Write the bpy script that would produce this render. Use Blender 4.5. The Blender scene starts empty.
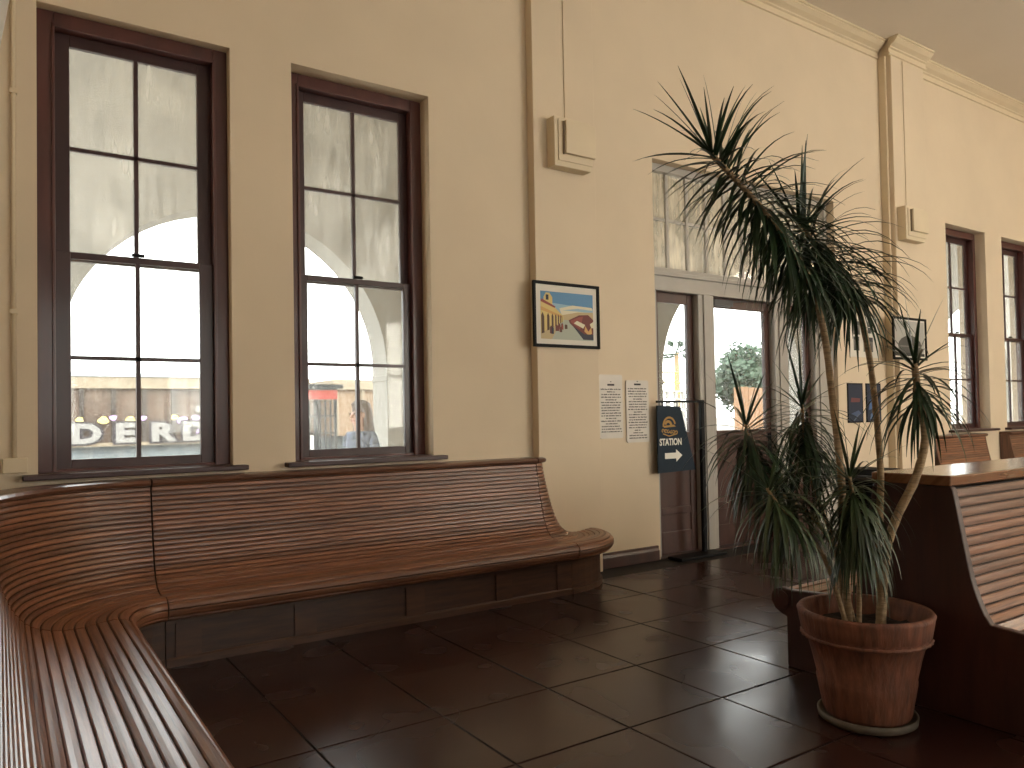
import bpy, bmesh, math, random
from mathutils import Vector, Matrix
random.seed(7)
PI = math.pi
scene = bpy.context.scene
COL = scene.collection

# ------------------------------------------------------------------ camera, sky, sun, lights, exposure
D = 5.74            # interior face of the window wall (y)
cam_d = bpy.data.cameras.new('camera'); cam = bpy.data.objects.new('camera', cam_d); COL.objects.link(cam)
cam_d.sensor_width = 36; cam_d.lens = 765 / 1024 * 36; cam_d.clip_end = 500
yaw, pitch, roll = math.radians(33.85), .0227, .0178; cam_d.shift_y = 15 / 1024   # the photograph is cropped a little off the lens axis
F = Vector((math.sin(yaw) * math.cos(pitch), math.cos(yaw) * math.cos(pitch), math.sin(pitch)))
R0 = Vector((math.cos(yaw), -math.sin(yaw), 0)); U0 = R0.cross(F)
Rv = R0 * math.cos(roll) - U0 * math.sin(roll); Uv = R0 * math.sin(roll) + U0 * math.cos(roll)
m = Matrix((Rv, Uv, -F)).transposed().to_4x4(); m.translation = (0, 0, 1.5)
cam.matrix_world = m
scene.camera = cam

vs = scene.view_settings
vs.view_transform = 'Standard'; vs.look = 'None'; vs.gamma = 1; vs.use_curve_mapping = False; vs.exposure = 0.5

world = bpy.data.worlds.new('sky'); scene.world = world; world.use_nodes = True
bg = world.node_tree.nodes['Background']; bg.inputs[0].default_value = (.96, .98, 1.0, 1); bg.inputs[1].default_value = 4.8

def light(name, kind, loc, rot, energy, color, **kw):
    d = bpy.data.lights.new(name, kind); d.energy = energy; d.color = color
    for k, v in kw.items(): setattr(d, k, v)
    o = bpy.data.objects.new(name, d); COL.objects.link(o); o.location = loc; o.rotation_euler = rot
    o['kind'] = 'helper'
    return o
# sun behind the camera side of the building: lights the yard, not this façade
light('sun', 'SUN', (0, -20, 30), (math.radians(42), 0, math.radians(-12)), 2.4, (1, .93, .8), angle=.01)
# area lamps added outside the opposite windows as daylight, stronger to the right
OPP = -6.6
OPPX = (0.9, 3.6, 6.3, 9.0, 11.7, 14.4)
for i, x in enumerate(OPPX):
    light('window_fill_light', 'AREA', (x, OPP - .42, 2.75), (math.radians(90), 0, 0), (22, 26, 42, 135, 330, 360)[i], (1, .92, .81),
          shape='RECTANGLE', size=1.3, size_y=3.0)

# ------------------------------------------------------------------ materials
def nodes_of(name):
    mt = bpy.data.materials.new(name); mt.use_nodes = True
    nt = mt.node_tree; return mt, nt, nt.nodes['Principled BSDF']
def mat(name, c, rough=.6, metal=0, var=.0, scale=6, bump=0, bscale=40, spec=.5, coat=0, emis=None, rvar=0, stretch=None, trans=0):
    mt, nt, b = nodes_of(name)
    b.inputs['Roughness'].default_value = rough; b.inputs['Metallic'].default_value = metal
    b.inputs['Specular IOR Level'].default_value = spec; b.inputs['Coat Weight'].default_value = coat
    b.inputs['Coat Roughness'].default_value = .15
    b.inputs['Base Color'].default_value = (*c, 1)
    tc = nt.nodes.new('ShaderNodeTexCoord'); src = tc.outputs['Object']
    if stretch:
        mp = nt.nodes.new('ShaderNodeMapping'); mp.inputs['Scale'].default_value = stretch
        nt.links.new(src, mp.inputs['Vector']); src = mp.outputs['Vector']
    if var or rvar:
        n = nt.nodes.new('ShaderNodeTexNoise'); n.inputs['Scale'].default_value = scale; n.inputs['Detail'].default_value = 6
        nt.links.new(src, n.inputs['Vector'])
        if var:
            r = nt.nodes.new('ShaderNodeValToRGB')
            r.color_ramp.elements[0].position = .3; r.color_ramp.elements[1].position = .7
            r.color_ramp.elements[0].color = (*[x * (1 - var) for x in c], 1); r.color_ramp.elements[1].color = (*[min(1, x * (1 + var)) for x in c], 1)
            nt.links.new(n.outputs['Fac'], r.inputs['Fac']); nt.links.new(r.outputs['Color'], b.inputs['Base Color'])
        if rvar:
            mr = nt.nodes.new('ShaderNodeMapRange'); mr.inputs['To Min'].default_value = rough - rvar; mr.inputs['To Max'].default_value = rough + rvar
            mr.inputs['From Min'].default_value = .3; mr.inputs['From Max'].default_value = .7
            nt.links.new(n.outputs['Fac'], mr.inputs['Value']); nt.links.new(mr.outputs['Result'], b.inputs['Roughness'])
    if bump:
        n2 = nt.nodes.new('ShaderNodeTexNoise'); n2.inputs['Scale'].default_value = bscale; n2.inputs['Detail'].default_value = 5
        nt.links.new(src, n2.inputs['Vector'])
        bp = nt.nodes.new('ShaderNodeBump'); bp.inputs['Strength'].default_value = bump; bp.inputs['Distance'].default_value = .01
        nt.links.new(n2.outputs['Fac'], bp.inputs['Height']); nt.links.new(bp.outputs['Normal'], b.inputs['Normal'])
    if emis: b.inputs['Emission Color'].default_value = (*emis, 1); b.inputs['Emission Strength'].default_value = 1
    return mt
def wood(name, dark, lite, rough=.35, su=3, sv=70, rnd=.35, coat=.25):
    """grain runs along U of the UV map; each slat is tinted a little differently"""
    mt, nt, b = nodes_of(name)
    uv = nt.nodes.new('ShaderNodeUVMap'); oi = nt.nodes.new('ShaderNodeObjectInfo')
    mp = nt.nodes.new('ShaderNodeMapping'); mp.inputs['Scale'].default_value = (su, sv, 1)
    ad = nt.nodes.new('ShaderNodeVectorMath'); ad.operation = 'ADD'
    sc = nt.nodes.new('ShaderNodeMath'); sc.operation = 'MULTIPLY'; sc.inputs[1].default_value = 37
    nt.links.new(oi.outputs['Random'], sc.inputs[0]); nt.links.new(uv.outputs['UV'], ad.inputs[0]); nt.links.new(sc.outputs[0], ad.inputs[1])
    nt.links.new(ad.outputs[0], mp.inputs['Vector'])
    n = nt.nodes.new('ShaderNodeTexNoise'); n.inputs['Scale'].default_value = 1; n.inputs['Detail'].default_value = 7; n.inputs['Roughness'].default_value = .65
    nt.links.new(mp.outputs['Vector'], n.inputs['Vector'])
    r = nt.nodes.new('ShaderNodeValToRGB'); r.color_ramp.elements[0].position = .33; r.color_ramp.elements[1].position = .68
    r.color_ramp.elements[0].color = (*dark, 1); r.color_ramp.elements[1].color = (*lite, 1)
    nt.links.new(n.outputs['Fac'], r.inputs['Fac'])
    hv = nt.nodes.new('ShaderNodeHueSaturation')
    mr = nt.nodes.new('ShaderNodeMapRange'); mr.inputs['To Min'].default_value = 1 - rnd; mr.inputs['To Max'].default_value = 1 + rnd
    nt.links.new(oi.outputs['Random'], mr.inputs['Value']); nt.links.new(mr.outputs['Result'], hv.inputs['Value'])
    nt.links.new(r.outputs['Color'], hv.inputs['Color']); nt.links.new(hv.outputs['Color'], b.inputs['Base Color'])
    b.inputs['Roughness'].default_value = rough; b.inputs['Coat Weight'].default_value = coat; b.inputs['Coat Roughness'].default_value = .25
    bp = nt.nodes.new('ShaderNodeBump'); bp.inputs['Strength'].default_value = .25; bp.inputs['Distance'].default_value = .004
    nt.links.new(n.outputs['Fac'], bp.inputs['Height']); nt.links.new(bp.outputs['Normal'], b.inputs['Normal'])
    return mt
def glass(name, dirt=.12, tint=(.97, .98, .96), streak=(.9, .88, .8)):
    """thin pane: clear, faint mirror, with a film of dried water marks"""
    mt = bpy.data.materials.new(name); mt.use_nodes = True; nt = mt.node_tree; nt.nodes.clear()
    out = nt.nodes.new('ShaderNodeOutputMaterial')
    tr = nt.nodes.new('ShaderNodeBsdfTransparent'); tr.inputs[0].default_value = (*tint, 1)
    gl = nt.nodes.new('ShaderNodeBsdfGlossy'); gl.inputs['Roughness'].default_value = .03
    lw = nt.nodes.new('ShaderNodeLayerWeight'); pw = nt.nodes.new('ShaderNodeMath'); pw.operation = 'POWER'; pw.inputs[1].default_value = 5; nt.links.new(lw.outputs['Facing'], pw.inputs[0])
    fr = nt.nodes.new('ShaderNodeMath'); fr.operation = 'MULTIPLY_ADD'; fr.inputs[1].default_value = .5; fr.inputs[2].default_value = .02; nt.links.new(pw.outputs[0], fr.inputs[0])
    m1 = nt.nodes.new('ShaderNodeMixShader'); nt.links.new(fr.outputs[0], m1.inputs[0]); nt.links.new(tr.outputs[0], m1.inputs[1]); nt.links.new(gl.outputs[0], m1.inputs[2])
    df = nt.nodes.new('ShaderNodeBsdfTranslucent'); df.inputs[0].default_value = (*streak, 1)
    tc = nt.nodes.new('ShaderNodeTexCoord'); mp = nt.nodes.new('ShaderNodeMapping'); mp.inputs['Scale'].default_value = (22, 22, 3.2)
    n = nt.nodes.new('ShaderNodeTexNoise'); n.inputs['Scale'].default_value = 1; n.inputs['Detail'].default_value = 6
    n2 = nt.nodes.new('ShaderNodeTexNoise'); n2.inputs['Scale'].default_value = 2.4; n2.inputs['Detail'].default_value = 3
    nt.links.new(tc.outputs['Object'], mp.inputs[0]); nt.links.new(mp.outputs[0], n.inputs['Vector']); nt.links.new(tc.outputs['Object'], n2.inputs['Vector'])
    mu = nt.nodes.new('ShaderNodeMath'); mu.operation = 'MULTIPLY'; nt.links.new(n.outputs['Fac'], mu.inputs[0]); nt.links.new(n2.outputs['Fac'], mu.inputs[1])
    mr = nt.nodes.new('ShaderNodeMapRange'); mr.inputs['From Min'].default_value = .14; mr.inputs['From Max'].default_value = .42
    mr.inputs['To Min'].default_value = dirt * .25; mr.inputs['To Max'].default_value = dirt
    nt.links.new(mu.outputs[0], mr.inputs['Value'])
    m2 = nt.nodes.new('ShaderNodeMixShader'); nt.links.new(mr.outputs[0], m2.inputs[0]); nt.links.new(m1.outputs[0], m2.inputs[1]); nt.links.new(df.outputs[0], m2.inputs[2])
    nt.links.new(m2.outputs[0], out.inputs['Surface'])
    return mt

M = dict(
    wall=mat('cream_plaster', (.70, .58, .425), .75, var=.035, scale=1.3, bump=.12, bscale=9),
    trimc=mat('cream_trim_paint', (.70, .585, .41), .55, var=.03, scale=4),
    ceil=mat('ceiling_paint', (.78, .70, .59), .8, var=.03, scale=.6),
    white=mat('white_door_paint', (0.403, 0.377, 0.338), .4, var=.04, scale=5),
    floor=mat('grout', (.012, .009, .008), .7),
    tile=mat('brown_tile', (.032, .0115, .0085), .25, var=.16, scale=2.2, rvar=.12, spec=.5),
    slat=wood('oak_slat', (.115, .038, .017), (.30, .125, .06), .36, rnd=.28, coat=.6),
    rail=wood('oak_rail', (.07, .026, .014), (.16, .065, .034), .35, su=2, sv=40, rnd=.1, coat=.4),
    base=wood('oak_base', (.042, .016, .009), (.10, .042, .02), .5, su=3, sv=30, rnd=.2, coat=.1),
    core=mat('bench_core', (.03, .014, .008), .6),
    mahog=wood('mahogany_panel', (.034, .011, .008), (.06, .02, .013), .4, su=2, sv=14, rnd=.05, coat=.3),
    polish=wood('polished_top', (.16, .06, .025), (.26, .11, .05), .14, su=2, sv=20, rnd=.05, coat=.9),
    wframe=mat('dark_window_wood', (.085, .026, .021), .4, var=.3, scale=8, stretch=(1, 1, .15), coat=.3),
    sash=mat('dark_sash_wood', (.045, .016, .016), .42, var=.2, scale=8, stretch=(1, 1, .15), coat=.2),
    doorw=mat('door_wood', (.058, .021, .014), .4, var=.3, scale=8, stretch=(1, 1, .15), coat=.3),
    black=mat('black_metal', (.006, .006, .007), .55, spec=.15),
    dgrey=mat('dark_grey', (.06, .06, .065), .5),
    glass=glass('window_glass', .10), glassdirty=glass('dirty_glass', .30), glasslit=glass('lit_transom_glass', .55, streak=(.98, .88, .70)), glassdoor=glass('door_glass', .06),  # transom film tinted cream to imitate the bright arcade behind it
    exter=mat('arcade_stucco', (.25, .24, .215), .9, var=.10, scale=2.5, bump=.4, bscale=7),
    exterceil=mat('arcade_ceiling', (.80, .72, .58), .9, var=.05, scale=2),
    paving=mat('arcade_paving', (.60, .56, .50), .8, var=.15, scale=2),
    ground=mat('yard_ground', (0.195, 0.179, 0.156), .95, var=.2, scale=.5),
    terra=mat('terracotta', (.15, .052, .026), .7, var=.45, scale=5, stretch=(6, 6, .8), bump=.5, bscale=12),
    saucer=mat('grey_saucer', (.10, .08, .058), .7, var=.3, scale=12),
    soil=mat('soil', (.02, .013, .009), .95, bump=1, bscale=40, var=.5, scale=30),
    cane=mat('plant_cane', (.31, .21, .115), .75, var=.3, scale=14, stretch=(1, 1, 5), bump=.6, bscale=30),
    leaf=mat('dracaena_leaf', (.018, .042, .018), .36, var=.45, scale=6, spec=.5),
    leafold=mat('dracaena_old_leaf', (.04, .065, .025), .4, var=.4, scale=6),
    navy=mat('navy_sign', (.007, .020, .036), .6, spec=.25),
    gold=mat('gold_print', (.42, .23, .04), .5), signw=mat('sign_white', (.82, .80, .72), .5),
    plaque=mat('plaque_white', (.66, .61, .55), .4, var=.04, scale=8), ink=mat('ink', (.03, .028, .03), .6),
    mount=mat('picture_mount', (.70, .66, .58), .6),
    skin=mat('skin', (.50, .30, .22), .5), hair=mat('brown_hair', (.10, .065, .05), .45, var=.4, scale=20, stretch=(6, 6, 1)),
    shirt=mat('floral_shirt', (.12, .15, .22), .8, var=.85, scale=22), jeans=mat('jeans', (.06, .08, .14), .8),
)
def col(name, c, rough=.6): 
    if name not in M: M[name] = mat(name, c, rough)
    return M[name]

# ------------------------------------------------------------------ mesh helpers
class MB:
    """collects geometry with UVs, then links it as ONE mesh object"""
    def __init__(s): s.v = []; s.f = []; s.uv = []; s.mi = []; s.mats = []
    def quad(s, pts, uvs=None, mi=0):
        n = len(s.v); s.v += [tuple(p) for p in pts]; s.f.append(tuple(range(n, n + len(pts)))); s.uv.append(uvs or [(p[0] + p[1], p[2]) for p in pts]); s.mi.append(mi)
        return s
    def face(s, idx, uvs, mi=0): s.f.append(tuple(idx)); s.uv.append(uvs); s.mi.append(mi)
    def box(s, x0, x1, y0, y1, z0, z1, grain=None, mi=0):
        d = (x1 - x0, y1 - y0, z1 - z0); g = grain if grain is not None else d.index(max(d))
        P = [(x, y, z) for x in (x0, x1) for y in (y0, y1) for z in (z0, z1)]
        n = len(s.v); s.v += P
        o = [i for i in range(3) if i != g]
        for f in ((0, 1, 3, 2), (4, 6, 7, 5), (0, 4, 5, 1), (2, 3, 7, 6), (0, 2, 6, 4), (1, 5, 7, 3)):
            s.f.append(tuple(n + i for i in f)); s.uv.append([(P[i][g], P[i][o[0]] + P[i][o[1]]) for i in f]); s.mi.append(mi)
        return s
    def obox(s, p0, p1, w, h, up=(0, 0, 1)):
        """bar of section w x h from p0 to p1"""
        p0, p1 = Vector(p0), Vector(p1); d = (p1 - p0); L = d.length; d.normalize(); a = d.cross(Vector(up))
        if a.length < 1e-4: a = Vector((1, 0, 0))
        a.normalize(); b = a.cross(d); n = len(s.v); Q = []
        for p in (p0, p1):
            for i, j in ((-1, -1), (1, -1), (1, 1), (-1, 1)): Q.append(p + a * (w / 2 * i) + b * (h / 2 * j))
        s.v += [tuple(q) for q in Q]
        for f in ((3, 2, 1, 0), (4, 5, 6, 7), (0, 1, 5, 4), (1, 2, 6, 5), (2, 3, 7, 6), (3, 0, 4, 7)):
            s.f.append(tuple(n + i for i in f)); s.uv.append([(L * (i > 3), .02 * (i % 4)) for i in f]); s.mi.append(0)
        return s
    def lathe(s, prof, c=(0, 0), seg=32, cap=True, jit=None):
        n = len(s.v); k = len(prof)
        for j in range(seg):
            a = 2 * PI * j / seg
            for i, (r, z) in enumerate(prof):
                rr = r * (jit(a, z) if jit else 1)
                s.v.append((c[0] + rr * math.cos(a), c[1] + rr * math.sin(a), z))
        for j in range(seg):
            for i in range(k - 1):
                a, b = n + j * k + i, n + ((j + 1) % seg) * k + i
                s.f.append((a, b, b + 1, a + 1)); s.uv.append([(j / seg * 2, prof[i][1]), ((j + 1) / seg * 2, prof[i][1]), ((j + 1) / seg * 2, prof[i + 1][1]), (j / seg * 2, prof[i + 1][1])]); s.mi.append(0)
        return s
    def tube(s, pts, rad, seg=8, cap=True):
        pts = [Vector(p) for p in pts]; n = len(s.v); L = 0
        ref = Vector((.3, .9, .1)); us = []
        for i, p in enumerate(pts):
            t = (pts[min(i + 1, len(pts) - 1)] - pts[max(i - 1, 0)]).normalized()
            a = t.cross(ref).normalized(); b = t.cross(a); r = rad[i] if isinstance(rad, (list, tuple)) else rad
            if i: L += (p - pts[i - 1]).length
            us.append(L)
            for j in range(seg): q = p + (a * math.cos(2 * PI * j / seg) + b * math.sin(2 * PI * j / seg)) * r; s.v.append(tuple(q))
        for i in range(len(pts) - 1):
            for j in range(seg):
                j2 = (j + 1) % seg
                s.f.append((n + i * seg + j, n + i * seg + j2, n + (i + 1) * seg + j2, n + (i + 1) * seg + j))
                s.uv.append([(us[i], j / seg), (us[i], (j + 1) / seg), (us[i + 1], (j + 1) / seg), (us[i + 1], j / seg)]); s.mi.append(0)
        if cap:
            for e in (0, len(pts) - 1):
                s.f.append(tuple(n + e * seg + j for j in (range(seg) if e else reversed(range(seg))))); s.uv.append([(0, 0)] * seg); s.mi.append(0)
        return s
    def prism(s, poly, y0, y1, axis='y', mi=0):
        """polygon (a,b) extruded along an axis: y -> (a,y,b); x -> (x,a,b); z -> (a,b,z)"""
        mk = {'y': lambda a, b, t: (a, t, b), 'x': lambda a, b, t: (t, a, b), 'z': lambda a, b, t: (a, b, t)}[axis]
        n = len(s.v); k = len(poly)
        s.v += [mk(a, b, y0) for a, b in poly] + [mk(a, b, y1) for a, b in poly]
        s.f.append(tuple(range(n, n + k))); s.uv.append([(b, a) for a, b in poly]); s.mi.append(mi)
        s.f.append(tuple(reversed(range(n + k, n + 2 * k)))); s.uv.append([(b, a) for a, b in reversed(poly)]); s.mi.append(mi)
        for i in range(k):
            j = (i + 1) % k; s.f.append((n + i, n + k + i, n + k + j, n + j)); s.uv.append([(0, 0), (.02, 0), (.02, .05), (0, .05)]); s.mi.append(mi)
        return s
    def build(s, name, m, parent=None, bevel=0, smooth=False, fix=True):
        me = bpy.data.meshes.new(name); me.from_pydata(s.v, [], s.f)
        ul = me.uv_layers.new(name='UVMap'); k = 0
        for f in s.uv:
            for u in f: ul.data[k].uv = u; k += 1
        for mm in (m if isinstance(m, list) else [m]): me.materials.append(mm)
        if any(s.mi): me.polygons.foreach_set('material_index', s.mi)
        if smooth: me.polygons.foreach_set('use_smooth', [True] * len(me.polygons))
        if fix:
            b = bmesh.new(); b.from_mesh(me); bmesh.ops.recalc_face_normals(b, faces=b.faces); b.to_mesh(me); b.free()
        me.update()
        o = bpy.data.objects.new(name, me); COL.objects.link(o)
        if parent: o.parent = parent
        if bevel:
            bm_ = o.modifiers.new('bevel', 'BEVEL'); bm_.width = bevel; bm_.segments = 2; bm_.limit_method = 'ANGLE'
        return o
def box(name, m, x0, x1, y0, y1, z0, z1, parent=None, bevel=0): return MB().box(x0, x1, y0, y1, z0, z1).build(name, m, parent, bevel)
def share(o, name, parent, loc=(0, 0, 0)):
    c = o.copy(); c.name = name; COL.objects.link(c); c.parent = parent; c.location = loc; return c
def empty(name, loc=(0, 0, 0)):
    o = bpy.data.objects.new(name, None); COL.objects.link(o); o.location = loc; o.empty_display_size = .1; return o
def tag(o, label=None, cat=None, group=None, kind=None):
    if label: o['label'] = label
    if cat: o['category'] = cat
    if group: o['group'] = group
    if kind: o['kind'] = kind
    return o
def text(name, body, size, loc, m, parent=None, extrude=.002, offset=0, sx=1, align='CENTER', rz=0):
    c = bpy.data.curves.new(name, 'FONT'); c.body = body; c.size = size; c.extrude = extrude; c.offset = offset; c.align_x = align; c.resolution_u = 3
    c.materials.append(m); t = bpy.data.objects.new(name, c)
    bpy.context.view_layer.update()
    me = bpy.data.meshes.new_from_object(t); bpy.data.objects.remove(t)
    o = bpy.data.objects.new(name, me); COL.objects.link(o); o.rotation_euler = (PI / 2, 0, rz); o.location = loc; o.scale = (sx, 1, 1)
    if parent: o.parent = parent
    return o

# ------------------------------------------------------------------ room shell
X0, X1, CZ, T = -.345, 19.0, 6.48, .42
WZ0, WZ1 = 1.185, 4.24
WIN = [(.205, 1.41), (1.865, 3.045), (11.60, 12.80), (13.34, 14.54), (15.1, 16.3), (16.85, 18.05)]
DX0, DX1, DZ1 = 5.66, 8.83, 4.17
def holed_wall(name, xs0, xs1, z1, holes, y0, y1, m):
    """wall slab in the xz plane between y0 (room side) and y1 with rectangular openings"""
    xs = sorted({xs0, xs1, *[h[0] for h in holes], *[h[1] for h in holes]}); zs = sorted({0, z1, *[h[2] for h in holes], *[h[3] for h in holes]})
    solid = lambda i, j: 0 <= i < len(xs) - 1 and 0 <= j < len(zs) - 1 and not any(h[0] <= xs[i] < h[1] and h[2] <= zs[j] < h[3] for h in holes)
    b = MB()
    for i in range(len(xs) - 1):
        for j in range(len(zs) - 1):
            if not solid(i, j): continue
            a, c, e, f = xs[i], xs[i + 1], zs[j], zs[j + 1]
            for y in (y0, y1): b.quad([(a, y, e), (c, y, e), (c, y, f), (a, y, f)])
            if not solid(i - 1, j): b.quad([(a, y0, e), (a, y1, e), (a, y1, f), (a, y0, f)])
            if not solid(i + 1, j): b.quad([(c, y0, e), (c, y1, e), (c, y1, f), (c, y0, f)])
            if not solid(i, j - 1): b.quad([(a, y0, e), (c, y0, e), (c, y1, e), (a, y1, e)])
            if not solid(i, j + 1): b.quad([(a, y0, f), (c, y0, f), (c, y1, f), (a, y1, f)])
    o = b.build(name, m, fix=False)
    bb = bmesh.new(); bb.from_mesh(o.data); bmesh.ops.remove_doubles(bb, verts=bb.verts, dist=1e-5); bmesh.ops.recalc_face_normals(bb, faces=bb.faces); bb.to_mesh(o.data); bb.free()
    return tag(o, kind='structure')
wb = holed_wall('wall_back', X0 - .4, X1 + .4, CZ + .3, [(a, b, WZ0, WZ1) for a, b in WIN] + [(DX0, DX1, 0, DZ1)], D, D + T, M['wall'])
wo = holed_wall('wall_front', X0 - .4, X1 + .4, CZ + .3, [(x - .6, x + .6, WZ0, WZ1) for x in OPPX], OPP - T, OPP, M['wall'])
tag(box('wall_left', M['wall'], X0 - .4, X0, OPP, D, 0, CZ + .3), kind='structure')
tag(box('wall_right', M['wall'], X1, X1 + .4, OPP, D, 0, CZ + .3), kind='structure')
tag(box('ceiling', M['ceil'], X0 - .4, X1 + .4, OPP - T, D + T, CZ, CZ + .3), kind='structure')

# pilasters on the window wall
def pilaster(n, x0, x1, e):
    p = tag(empty('trim_%d' % n, (0, 0, 0)), kind='structure')
    box('pilaster_shaft', M['wall'], x0, x1, D - e, D, 0, CZ, p, .006)
    if e > .12:
        box('edge_moulding', M['trimc'], x0 - .035, x0, D - e * .62, D, 0, 6.27, p, .008)
    return p
pilaster(1, 4.07, 4.80, .10)
pilaster(2, 9.96, 10.78, .17)
# crown moulding, following the pilasters
def crown(n, x0, x1, y):
    p = tag(empty('trim_%d' % n), kind='structure')
    prof = [(0, 6.26), (.02, 6.265), (.02, 6.285), (.008, 6.29), (.01, 6.34), (.03, 6.352), (.03, 6.368), (.05, 6.38), (.085, 6.40), (.115, 6.43), (.125, 6.437), (.125, 6.455), (.14, 6.46), (.14, CZ), (0, CZ)]
    MB().prism([(y - a, z) for a, z in prof], x0, x1, 'x').build('cornice', M['trimc'], p)
crown(3, X0, 4.03, D); crown(4, 4.03, 4.84, D - .10); crown(5, 4.84, 9.92, D); crown(6, 9.90, 10.83, D - .17); crown(7, 10.83, X1, D)

# baseboards on the window wall
def baseboard(name, x0, x1, y):
    o = MB().prism([(y, 0), (y - .028, 0), (y - .028, .10), (y - .016, .125), (y - .016, .145), (y, .15)], x0, x1, 'x').build(name, M['doorw']); tag(o, kind='structure')
baseboard('baseboard_back', 4.80, 5.62, D); baseboard('baseboard_back.001', 8.87, 9.92, D); baseboard('baseboard_back.002', 9.94, 10.80, D - .17); baseboard('baseboard_back.003', 10.80, X1, D)

# floor: grout bed with each tile a child
fl = tag(box('floor', M['floor'], X0 - .4, X1 + .4, OPP - T, D + T, -.20, -.006), kind='structure')
TS = .655; TX, TY = 1.195, 2.775
tb = MB(); e, g = .004, .0045
w_ = TS - 2 * g
tb.v = [(g, g, -.006), (TS - g, g, -.006), (TS - g, TS - g, -.006), (g, TS - g, -.006), (g, g, -.002), (TS - g, g, -.002), (TS - g, TS - g, -.002), (g, TS - g, -.002),
        (g + e, g + e, 0), (TS - g - e, g + e, 0), (TS - g - e, TS - g - e, 0), (g + e, TS - g - e, 0)]
for f in [(8, 9, 10, 11)] + [(i, (i + 1) % 4, (i + 1) % 4 + 4, i + 4) for i in range(4)] + [(i + 4, (i + 1) % 4 + 4, (i + 1) % 4 + 8, i + 8) for i in range(4)]: tb.face(f, [(0, 0)] * 4)
def tile_material(m):
    nt = m.node_tree; tc = next(n for n in nt.nodes if n.type == 'TEX_COORD'); oi = nt.nodes.new('ShaderNodeObjectInfo')
    ad = nt.nodes.new('ShaderNodeVectorMath'); ad.operation = 'ADD'
    nt.links.new(tc.outputs['Object'], ad.inputs[0]); nt.links.new(oi.outputs['Location'], ad.inputs[1])
    for l in list(nt.links):
        if l.from_node == tc and l.to_node != ad: nt.links.new(ad.outputs[0], l.to_socket)
tile_material(M['tile'])
for n_ in M['tile'].node_tree.nodes:      # soft, cloudy wear
    if n_.type == 'TEX_NOISE': n_.inputs['Detail'].default_value = 1.5
    if n_.type == 'VALTORGB': n_.color_ramp.elements[0].position = .05; n_.color_ramp.elements[1].position = .95
    if n_.type == 'MAP_RANGE': n_.inputs['From Min'].default_value = .05; n_.inputs['From Max'].default_value = .95
tile0 = None; rest = MB()
for i in range(-3, 28):
    for j in range(-15, 6):
        x, y = TX + i * TS, TY + j * TS
        if x + TS < X0 or x > X1: continue
        near = 0 <= i + 2 < 17 and -4 <= j <= 4
        if near:
            if y + TS > D + .22: continue
            if tile0 is None: tile0 = tb.build('tile', M['tile'], fl); tile0.location = (x, y, 0); t = tile0
            else: t = share(tile0, 'tile', fl, (x, y, random.uniform(-.0008, .0004)))
            t.rotation_euler = (random.uniform(-.0012, .0012), random.uniform(-.0012, .0012), 0)
        elif j >= -14 and y + TS < D + .22:
            n = len(rest.v); rest.v += [(x + a, y + b, c) for a, b, c in tb.v]
            for f, u in zip(tb.f, tb.uv): rest.face([n + k for k in f], u)
tag(rest.build('tile_field', M['tile'], fl), kind='stuff')

# ------------------------------------------------------------------ windows
def window(n, x0, x1, y, s=1, ins=.15):
    """double-hung sash window; y is the room face of the wall, s=+1 the outside lies at +y"""
    r = tag(empty('window_%d' % n), kind='structure')
    Y = lambda a, b: tuple(sorted((y + s * (a + (ins - .16) * (a > .12)), y + s * (b + (ins - .16) * (b > .12)))))
    za, zb = WZ0, WZ1
    a, b = Y(.16, .31)
    fr = MB().box(x0, x0 + .10, a, b, za, zb).box(x1 - .10, x1, a, b, za, zb).box(x0 + .10, x1 - .10, a, b, zb - .10, zb).box(x0 + .10, x1 - .10, a, b, za, za + .02)
    fr.build('window_frame', M['wframe'], r, .006)
    a, b = Y(.145, .175)
    MB().box(x0 + .085, x0 + .105, a, b, za, zb - .08).box(x1 - .105, x1 - .085, a, b, za, zb - .08).box(x0 + .085, x1 - .085, a, b, zb - .105, zb - .085).build('stop_bead', M['wframe'], r, .004)
    xm = (x0 + x1) / 2; ST = .195 if n == 1 else .172
    for k, (z0, z1, d0, d1, rows, gm) in enumerate(((2.60, zb - .10, .24, .28, 3.365, M['glassdirty']), (za + .015, 2.655, .195, .235, 1.945, M['glass']))):
        a, b = Y(d0, d1); lo = .045 if k == 0 else .065; hi = .08 if k == 0 else .045
        sa = MB().box(x0 + .10, x0 + ST, a, b, z0, z1).box(x1 - ST, x1 - .10, a, b, z0, z1).box(x0 + ST, x1 - ST, a, b, z0, z0 + lo).box(x0 + ST, x1 - ST, a, b, z1 - hi, z1)
        so = sa.build('upper_sash' if k == 0 else 'lower_sash', M['sash'], r, .004)
        MB().box(xm - .014, xm + .014, a + .004, b - .004, z0 + lo, z1 - hi).build('muntin', M['sash'], so)
        MB().box(x0 + ST, x1 - ST, a + .004, b - .004, rows - .013, rows + .013).build('muntin', M['sash'], so)
        ym = (a + b) / 2
        for (p0, p1) in ((x0 + ST, xm), (xm, x1 - ST)):
            for (q0, q1) in ((z0 + lo, rows), (rows, z1 - hi)):
                MB().box(p0, p1, ym - .002, ym + .002, q0, q1).build('pane', gm, so)
    a, b = Y(.165, .19); MB().box(xm - .04, xm + .04, a, b, 2.655, 2.675).build('sash_lock', M['black'], r)
    a, b = Y(-.10, .12)
    MB().box(x0 - .085, x1 + .085, *Y(-.10, 0), za - .035, za).box(x0, x1, *Y(0, .31), za - .02, za + .004).build('window_sill', M['sash'], r, .006)
    return r
for i, (a, b) in enumerate(WIN): window(i + 1, a, b, D, 1, .09 if i == 0 else .15)
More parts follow.
